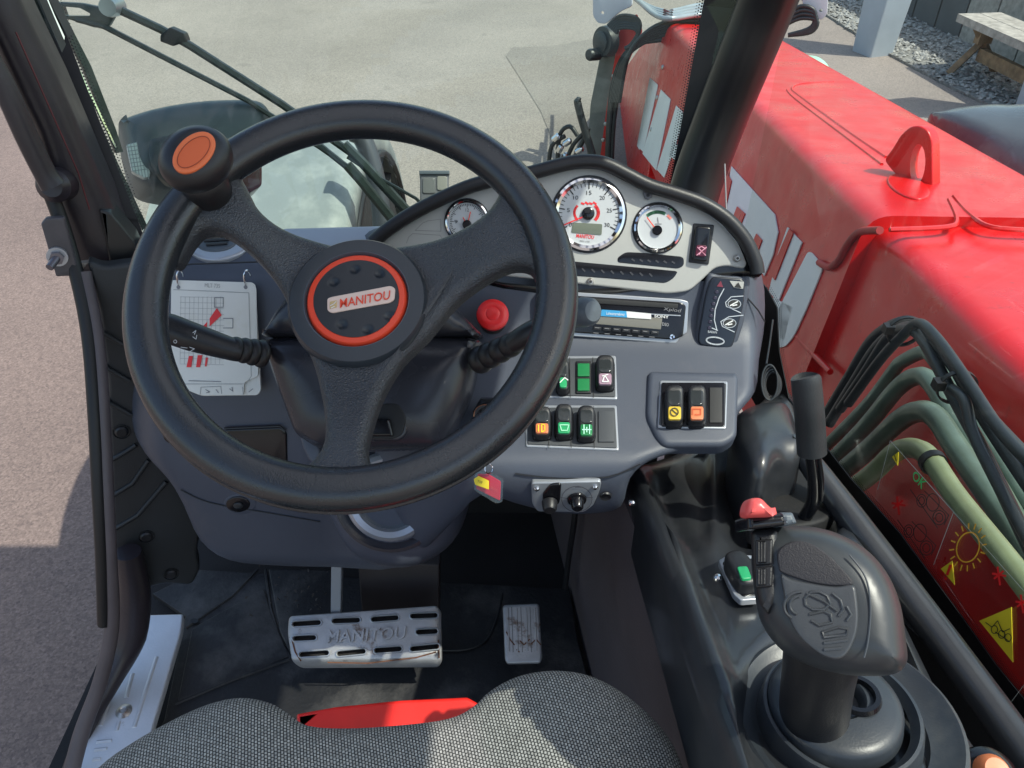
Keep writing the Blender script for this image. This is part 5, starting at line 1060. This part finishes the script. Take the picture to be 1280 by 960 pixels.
# ================================================================== PEDALS
BPD = Plane((-.2, .735, .12), (0, -.5, .866))
t = thing('brake_pedal', 'wide worn metal brake pedal with slots and raised lettering', 'pedal', BPD(455, 840))
part('pedal_arm', rpoly([(414, 673), (428, 673), (426, 768), (413, 768)], 1), Plane(at(420, 720, 1.22), (0, -.93, .35)), GALV, t, rnd=.002, thick=.012)
slots = [((369, 780), (397, 778)), ((419, 776), (446, 775)), ((468, 774), (494, 772)), ((517, 770), (543, 769)), ((370, 798), (391, 797)), ((524, 790), (543, 789)), ((378, 818), (407, 816)), ((425, 817), (453, 814)), ((472, 813), (498, 811)), ((517, 811), (545, 808))]
def slot(a, b, w_): 
    a = Vector(a); b = Vector(b); return [(a.x - 1 + w_ * math.cos(R(90 + i * 30)) , a.y + w_ * math.sin(R(90 + i * 30))) for i in range(7)] + [(b.x + 1 + w_ * math.cos(R(-90 + i * 30)), b.y + w_ * math.sin(R(-90 + i * 30))) for i in range(7)]
plate = rpoly([(360, 770), (546, 757), (551, 764), (552, 826), (546, 833), (370, 834), (364, 826), (358, 790)], 6)
def curl(x, y): return -.030 * max(0, (y - 822) / 12) ** 2 - .006 * max(0, (372 - x) / 14) ** 2 - .006 * max(0, (x - 540) / 12) ** 2
MB().slab(plate, BPD, rnd=.002, thick=.006, grid=6, holes=[slot(a, b, 3.0) for a, b in slots], hfn=curl).build('pedal_plate', ALU, t, sharp=50)
part('pedal_backing', rpoly([(364, 774), (544, 762), (547, 826), (372, 828)], 5), BPD, BULK, t, lift=-.010, rnd=.002, thick=.02)
for a, b in slots:
    s_ = slot(a, b, 4.0); tube('slot_lip', [BPD.off(.0012)(*q) for q in s_ + s_[:1]], .0013, CHROME if False else SILV2, t, seg=6, cap=False)
text('raised_letters', 'MANITOU', [(410, 788), (508, 783), (506, 799), (408, 804)], BPD, .0005, ALU, t, depth=.0035, bold=.02)
rustm = mat('rust', (.13, .055, .03), .85, var=.4, vscale=40)
strokes('rust_edge', [[(365, 800), (369, 815), (376, 826)], [(410, 828), (460, 829), (520, 822), (545, 815)], [(548, 800), (549, 822)]], BPD, .0006, 1.8, rustm, t)
AP = Plane((.02, .80, .10), (0, -.5, .866))
t = thing('accelerator_pedal', 'small ribbed metal accelerator pedal right of the brake pedal', 'pedal', AP(653, 830))
part('pedal_pad', rpoly([(628, 756), (674, 754), (678, 822), (676, 829), (634, 830), (631, 824)], 5), AP, ALU, t, rnd=.004, thick=.016)
for x in (640, 651.5, 663): strokes('pad_groove', [[(x - .5, 759), (x + 1.5, 815)]], AP, .0004, 1., mat('groove_grey', (.18, .18, .18), .6) if x == 640 else bpy.data.materials['groove_grey'], t); 
for x in (634.5, 645.5, 657.5, 668.5): tube('pad_rib', [AP.off(.0002)(x, 760), AP.off(.0002)(x + 1.8, 814)], .0016, ALU, t, seg=6)
strokes('rust_mark', [[(633, 790), (638, 800), (643, 806)], [(650, 801), (655, 806), (662, 799)], [(664, 805), (670, 799), (676, 806)], [(646, 812), (649, 815)]], AP, .0010, 1.6, rustm, t)
# brake bracket panel behind the column and other dark things
DP = Plane(at(500, 735, 1.30), (0, -.97, .25))
o = MB().slab(rpoly([(447, 700), (549, 706), (549, 765), (452, 765)], 2), DP, rnd=.003, thick=.03).build('bracket_plate', mat('bracket_brown', (.045, .036, .036), .6, var=.2, vscale=9)); tag(o, 'dark brown bracket plate behind the brake pedal', 'bracket')
o = tube('floor_cable', [at(*q) for q in ((706, 735, 1.37), (712, 690, 1.33), (718, 650, 1.28), (722, 600, 1.25))], .005, BLACK, smooth=4); tag(o, 'black cable running down the footwell corner left of the side panel', 'cable')

# ================================================================== SIDE CONSOLE
wallp = Plane((.094, 1.0, 0), (-1, -.143, 0))
con = thing('side_console', 'glossy black moulded console running along the right side of the cab', 'console', Vector((.3, .4, 0)))
mb = MB(); A0, A1 = Vector((.075, 1.10, -.02)), Vector((.225, .06, -.02)); A2 = Vector((.135, .615, .52)); 
p_ = [(.075, 1.10), (.235, .06)]
mb.add([(.078, 1.10, -.02), (.228, .05, -.02), (.205, .05, .57), (.155, .56, .47), (.10, .92, .44), (.09, 1.10, .50), (.12, 1.10, -.02), (.26, .05, -.02), (.24, .05, .57), (.19, .56, .47), (.13, .92, .44), (.12, 1.10, .5)], [(0, 1, 2, 3, 4, 5), (11, 10, 9, 8, 7, 6), (0, 6, 7, 1), (1, 7, 8, 2), (2, 8, 9, 3), (3, 9, 10, 4), (4, 10, 11, 5), (5, 11, 6, 0)])
mb.build('side_panel', WALLM, con, sharp=0)
CPn = Plane((0, .65, .50), (0, .275, .96))
def seg_h(px, py, line, w_, h):                                    # rounded ridge or groove along a line
    d = min(segd(Vector((px, py)), Vector(a), Vector(b)) for a, b in zip(line, line[1:])); return h * math.exp(-(d / w_) ** 2)
def con_h(px, py):
    h = seg_h(px, py, [(792, 590), (850, 720), (905, 850), (960, 1000)], 20, .020)
    h += seg_h(px, py, [(826, 600), (866, 700), (890, 780), (930, 900), (970, 1020)], 13, -.011)
    h += seg_h(px, py, [(926, 560), (930, 640), (935, 680)], 26, -.030) * sstep(720, 640, py)
    h += .035 * sstep(930, 975, px) * sstep(590, 540, py) * (1 - .6 * sstep(1000, 1040, px))
    h -= .085 * sstep(940, 962, px - (650 - py) * .25) * sstep(1052, 1030, px) * sstep(572, 592, py) * sstep(668, 650, py)
    h += -.05 * sstep(1120, 1150, px - (py - 800) * .35) * sstep(640, 760, py)
    h += -.03 * sstep(700, 680, py) * sstep(850, 875, px) * sstep(930, 900, px) * 0
    h -= .022 * sstep(150, 118, math.hypot(px - 1058, (py - 905) * 1.0))
    h += -.012 * sstep(895, 880, px) * sstep(690, 650, py)
    return h
conout = rpoly([(786, 592), (800, 566), (850, 548), (895, 530), (918, 512), (950, 506), (986, 508), (1002, 560), (1040, 590), (1110, 690), (1200, 815), (1290, 930), (1290, 1060), (960, 1060), (925, 985), (880, 880), (835, 745)], 10, 6)
MB().slab(conout, CPn, rnd=.015, thick=.09, grid=8, hfn=con_h, steps=5).build('console_top', CONS, con, sharp=80)
tube('window_ledge', [at(*q) for q in ((990, 548, .93), (1022, 592, .90), (1064, 648, .865), (1130, 736, .81), (1200, 830, .75), (1262, 915, .70), (1320, 1000, .65))], [.012, .0145, .016, .0165, .0165, .0165, .0165], CONS, con, smooth=4, seg=20, flat=1.)
HM = CPn.off(.055)
part('console_hump', spl([(918, 522), (948, 507), (984, 508), (998, 540), (1001, 566), (978, 572), (958, 588), (938, 584), (920, 560), (914, 540)], 4), HM, CONS, con, rnd=.012, thick=.10, grid=8, dome=.018, domeR=30, steps=5)
part('well_shade', spl([(956, 596), (975, 580), (1006, 574), (1034, 596), (1048, 620), (1036, 646), (1000, 656), (950, 662), (934, 652), (944, 620)], 4), CPn, MATTE, con, lift=.004, rnd=.004, thick=.02)  # flat black sheet painting the shade down in the lever well
for q in ((790, 628), (897, 722)): screw(CPn.off(.012)(*q), CPn.n, .004, con)
wa, wb_ = G0 - gd * .42 + gn * .02, G1 + gd * .5 + gn * .02
mb = MB(); vs = []
for p, z1 in ((wa, .34), (G0 + gn * .02, .36), (G1 + gn * .02, .45), (wb_, .50)):
    for z in (-.05, z1):
        for o_ in (0, -.03): q = p + gn * o_; vs.append((q.x, q.y, z))
fs = []
for k in range(3): b = k * 4; fs += [(b, b + 2, b + 6, b + 4), (b + 1, b + 5, b + 7, b + 3), (b + 2, b + 3, b + 7, b + 6), (b, b + 4, b + 5, b + 1)]
mb.add(vs, fs).build('outer_wall', MATTE, con, sharp=0)
# console rocker with its small frame
CR = CPn.off(.012)
t = thing('console_switch', 'lone rocker switch with green window in a silver frame left of the joystick', 'switch', CR(925, 750))
part('switch_frame', rpoly([(898, 700), (912, 692), (948, 694), (950, 748), (926, 750), (917, 742)], 3), CR, SILV2, t, rnd=.001, thick=.006)
part('frame_inset', rpoly([(903, 703), (914, 697), (944, 698), (946, 743), (929, 745), (921, 738)], 2), CR, GLOSSB, t, lift=.001, rnd=.0005, thick=.006)
part('rocker', spl([(906, 695), (912, 688), (924, 686), (934, 692), (944, 706), (946, 724), (938, 728), (925, 726), (914, 712)], 4), CR, BLACK, t, lift=.014, rnd=.004, thick=.016, grid=6, dome=.002, domeR=8)
part('lit_window', rpoly([(921, 708), (934, 707), (940, 722), (927, 723)], 3), CR, BRGRN, t, lift=.0175, rnd=.0008, thick=.003)

# ================================================================== JOYSTICK
JB = Plane(at(1060, 890, .62), (-.06, .12, 1)); jn = JB.n
js = thing('joystick', 'chunky dark grey joystick with red thumb button and ringed rubber base', 'joystick', at(1060, 900, .63))
jc = JB(1060, 898)
cf = mat('boot_rubber', (.028, .034, .042), .40, var=.2, vscale=16, rvar=.06, bump=.1, bscale=600, dirt=(.07, .075, .075), dscale=20, dlo=.55, dhi=.8)
lathe('outer_boot_ring', [(.086, -.03), (.086, -.006), (.0845, -.001), (.0815, .001), (.0785, -.001), (.070, -.008), (.060, -.010)], jc, jn, cf, js, seg=72)
lathe('middle_boot_ring', [(.062, -.012), (.0595, .006), (.058, .0095), (.0555, .010), (.0535, .007), (.050, .003)], jc + Vector((-.006, .002, 0)), jn, cf, js, seg=72)
lathe('inner_boot_dome', [(.051, .0), (.0495, .011), (.047, .0145), (.042, .0165), (.030, .019), (.022, .020), (.019, .017), (.0175, .010), (0, .008)], jc + Vector((-.010, .006, 0)), jn, cf, js, seg=72)
lathe('boot_collar', [(.0185, .020), (.0170, .0235), (.0135, .0235), (.0125, .018)], jc + Vector((.004, .004, .002)), jn, GLOSSB, js, seg=36)
st0 = at(1022, 893, .60); st1 = at(1026, 800, .545)
tube('stem', [at(1020, 897, .605), at(1018, 885, .598), at(1022, 850, .575), at(1030, 800, .545), at(1036, 770, .53)], [.0245, .0255, .0252, .026, .029], BLACK, js, smooth=5, seg=32)
JH = Plane(at(1035, 745, .500), (-.36, -.52, .78))
head = spl([(951, 658), (975, 655), (1010, 656), (1045, 664), (1082, 684), (1110, 715), (1127, 755), (1134, 800), (1135, 828), (1120, 843), (1085, 846), (1050, 843), (1010, 832), (975, 812), (950, 778), (941, 735), (938, 690)], 5)
MB().slab(head, JH, rnd=.012, thick=.040, grid=7, dome=.026, domeR=52, steps=6).build('head', mat('joystick_grey', (.034, .038, .042), .36, bump=.05, bscale=1100, var=.15, vscale=20, rvar=.05), js, sharp=80)
JT = JH.off(.0275)
part('thumb_pad', spl([(972, 690), (986, 678), (1008, 677), (1034, 692), (1056, 714), (1066, 730), (1040, 732), (1010, 727), (978, 716), (973, 708)], 4), JT, mat('pad_rubber', (.024, .022, .026), .6, bump=.8, bscale=1000), js, lift=.0, rnd=.0012, thick=.006)
part('palm_badge', spl([(976, 718), (990, 724), (1020, 730), (1045, 733), (1066, 731), (1071, 745), (1073, 775), (1068, 800), (1056, 820), (1040, 824), (1020, 815), (998, 795), (984, 768), (979, 740)], 4), JT, mat('badge_rubber', (.050, .054, .060), .30, bump=.15, bscale=900), js, lift=.0008, rnd=.002, thick=.008, grid=10)
bl = [[(1002 + 22 * math.cos(a) , 758 + 18 * math.sin(a)) for a in [2.2 + i * .25 for i in range(11)]], [(1002 + 15 * math.cos(a), 757 + 12 * math.sin(a)) for a in [2.0 + i * .25 for i in range(11)]], [(1006, 748), (1014, 740), (1024, 740), (1034, 745), (1038, 755), (1030, 762), (1016, 762), (1007, 756), (1006, 748)], [(1012, 768), (1030, 764), (1038, 768), (1040, 778), (1024, 782), (1014, 776)], [(1028, 790), (1048, 784), (1060, 786), (1058, 793), (1030, 797), (1028, 790)], [(1030, 804), (1060, 800)], [(1030, 812), (1052, 810)], [(1040, 742), (1050, 750), (1054, 762), (1048, 770)], [(1058, 758), (1064, 768), (1058, 776)], [(1008, 742), (1030, 752), (1046, 764)]]
mb = MB()
for l_ in bl: mb.tube([JT.off(.0009)(*q) for q in l_], .0010, seg=6)
mb.build('embossed_lines', bpy.data.materials['badge_rubber'], js, sharp=60)
tube('mould_line', [JH.off(.0262)(*q) for q in ((1062, 694), (1082, 722), (1088, 760), (1085, 800), (1080, 822))], .0006, bpy.data.materials['badge_rubber'], js, seg=6, smooth=5)
# left control block and red button
part('button_block', rpoly([(937, 662), (952, 658), (972, 661), (975, 700), (974, 745), (960, 770), (948, 755), (940, 715)], 7), JH, BLACK, js, lift=.024, rnd=.006, thick=.04)
for y0, y1, x0 in ((674, 707, 944), (708, 735, 944)):
    part('block_button', rpoly([(x0, y0 + 1), (x0 + 22, y0 - 1), (x0 + 21, y1 - 2), (x0, y1)], 2), JH, BLACK, js, lift=.0262, rnd=.0015, thick=.006)
    part('ribbed_key', rpoly([(x0 + 3, y0 + 3), (x0 + 14, y0 + 2), (x0 + 14, y1 - 4), (x0 + 3, y1 - 3)], 1), JH, GLOSSB, js, lift=.0285, rnd=.001, thick=.004)
    for k in range(3): tube('key_rib', [JH.off(.0288)(x0 + 4.5 + k * 3.4, y0 + 4), JH.off(.0288)(x0 + 4.5 + k * 3.4, y1 - 5)], .0006, BLACK, js, seg=6)
JR = Plane(at(955, 642, .487), (.0, -.62, .78))
part('button_collar', rpoly([(935, 646), (980, 642), (988, 656), (936, 662)], 3), JR, GLOSSB, js, lift=-.004, rnd=.003, thick=.03)
part('button_collar', rpoly([(976, 640), (992, 640), (998, 654), (980, 658)], 3), JR, HOUS, js, lift=-.004, rnd=.003, thick=.03)
part('red_button', spl([(934, 645), (934, 632), (940, 623), (952, 622), (962, 631), (973, 641), (968, 645), (950, 646)], 4), JR, PINK, js, lift=.004, rnd=.005, thick=.014, grid=5, dome=.003, domeR=9)

# hand brake lever
t = thing('parking_brake_lever', 'upright black hand lever with cylindrical rubber grip beside the window', 'lever', at(1005, 640, .86))
tube('grip', [at(1007, 472, .765), at(1007.5, 474, .765), at(1012, 520, .785), at(1015, 566, .80), at(1015, 567, .80)], [.0130, .0142, .0145, .0145, .0138], mat('grip_rubber', (.020, .023, .026), .5, bump=.2, bscale=500, var=.25, vscale=40), t, seg=28)
tube('shaft', [at(1014, 560, .80), at(1018, 600, .83), at(1016, 628, .85), at(1004, 650, .87)], .0072, GLOSSB, t, smooth=4, seg=12)
tube('release_rod', [at(1022, 566, .80), at(1027, 600, .82), at(1026, 625, .84)], .0028, GLOSSB, t, smooth=3, seg=8)
# coiled cable at the dash corner
t = thing('coiled_cable', 'thin black cable coiled at the corner of dashboard and window', 'cable', at(968, 500, .97))
for k in range(4): tube('cable_loop', [at(962 + k * 1.5 + 10 * math.sin(a) , 478 + 22 * math.cos(a) * (1 - .1 * k) + k, .93 + .003 * k) for a in [i * .45 for i in range(15)]], .0012, RUBBER if k % 2 else HOSE, t, seg=6, smooth=2)
tube('cable_tail', [at(958, 455, .95), at(962, 430, .98), at(966, 400, 1.0)], .0012, HOSE, t, seg=6)
o = tube('aerial_wire', [at(908, 262, 1.0), at(907, 235, 1.01), at(906, 205, 1.02)], .0010, GREYI, seg=6); tag(o, 'thin wire hanging down beside the right cab pillar', 'wire')
# orange knob at lower right corner
t = con
lathe('knob_cap', [(0, .012), (.009, .011), (.0125, .006), (.013, 0)], at(1238, 966, .60), (0, -.3, .95), AMBER, t, seg=28); lathe('knob_base', [(.0128, .001), (.016, .0), (.022, -.006), (.024, -.02)], at(1244, 970, .60), (0, -.3, .95), GLOSSB, t, seg=28)

# ================================================================== SEAT
SE = Plane((0, .40, .50), (0, -.06, 1))
seat = thing('driver_seat', 'driver seat cushion of grey woven fabric with a dip at its front edge', 'seat', (-.1, .2, .3))
so_ = spl([(70, 1010), (118, 955), (165, 922), (215, 898), (262, 882), (305, 875), (340, 880), (365, 893), (385, 904), (430, 905), (500, 900), (560, 893), (590, 880), (612, 862), (645, 849), (690, 846), (740, 853), (785, 872), (822, 900), (848, 935), (866, 990), (870, 1080), (700, 1150), (300, 1150), (60, 1120)], 4)
def seat_h(px, py):
    return .014 * math.exp(-((px - 300) / 90) ** 2) + .022 * math.exp(-((px - 710) / 95) ** 2)
MB().slab(so_, SE, rnd=.018, thick=.07, grid=11, steps=7, hfn=seat_h, dome=.012, domeR=60).build('cushion', FAB, seat, sharp=80)
RB = Plane(at(480, 885, .80), (0, -.35, .94))
o = MB().slab(rpoly([(370, 892), (420, 883), (500, 875), (584, 871), (600, 880), (600, 930), (370, 930)], 3), RB, rnd=.004, thick=.05).build('seat_base_panel', REDS, sharp=50); tag(o, 'bright red panel edge showing in front of the seat cushion', 'seat base')
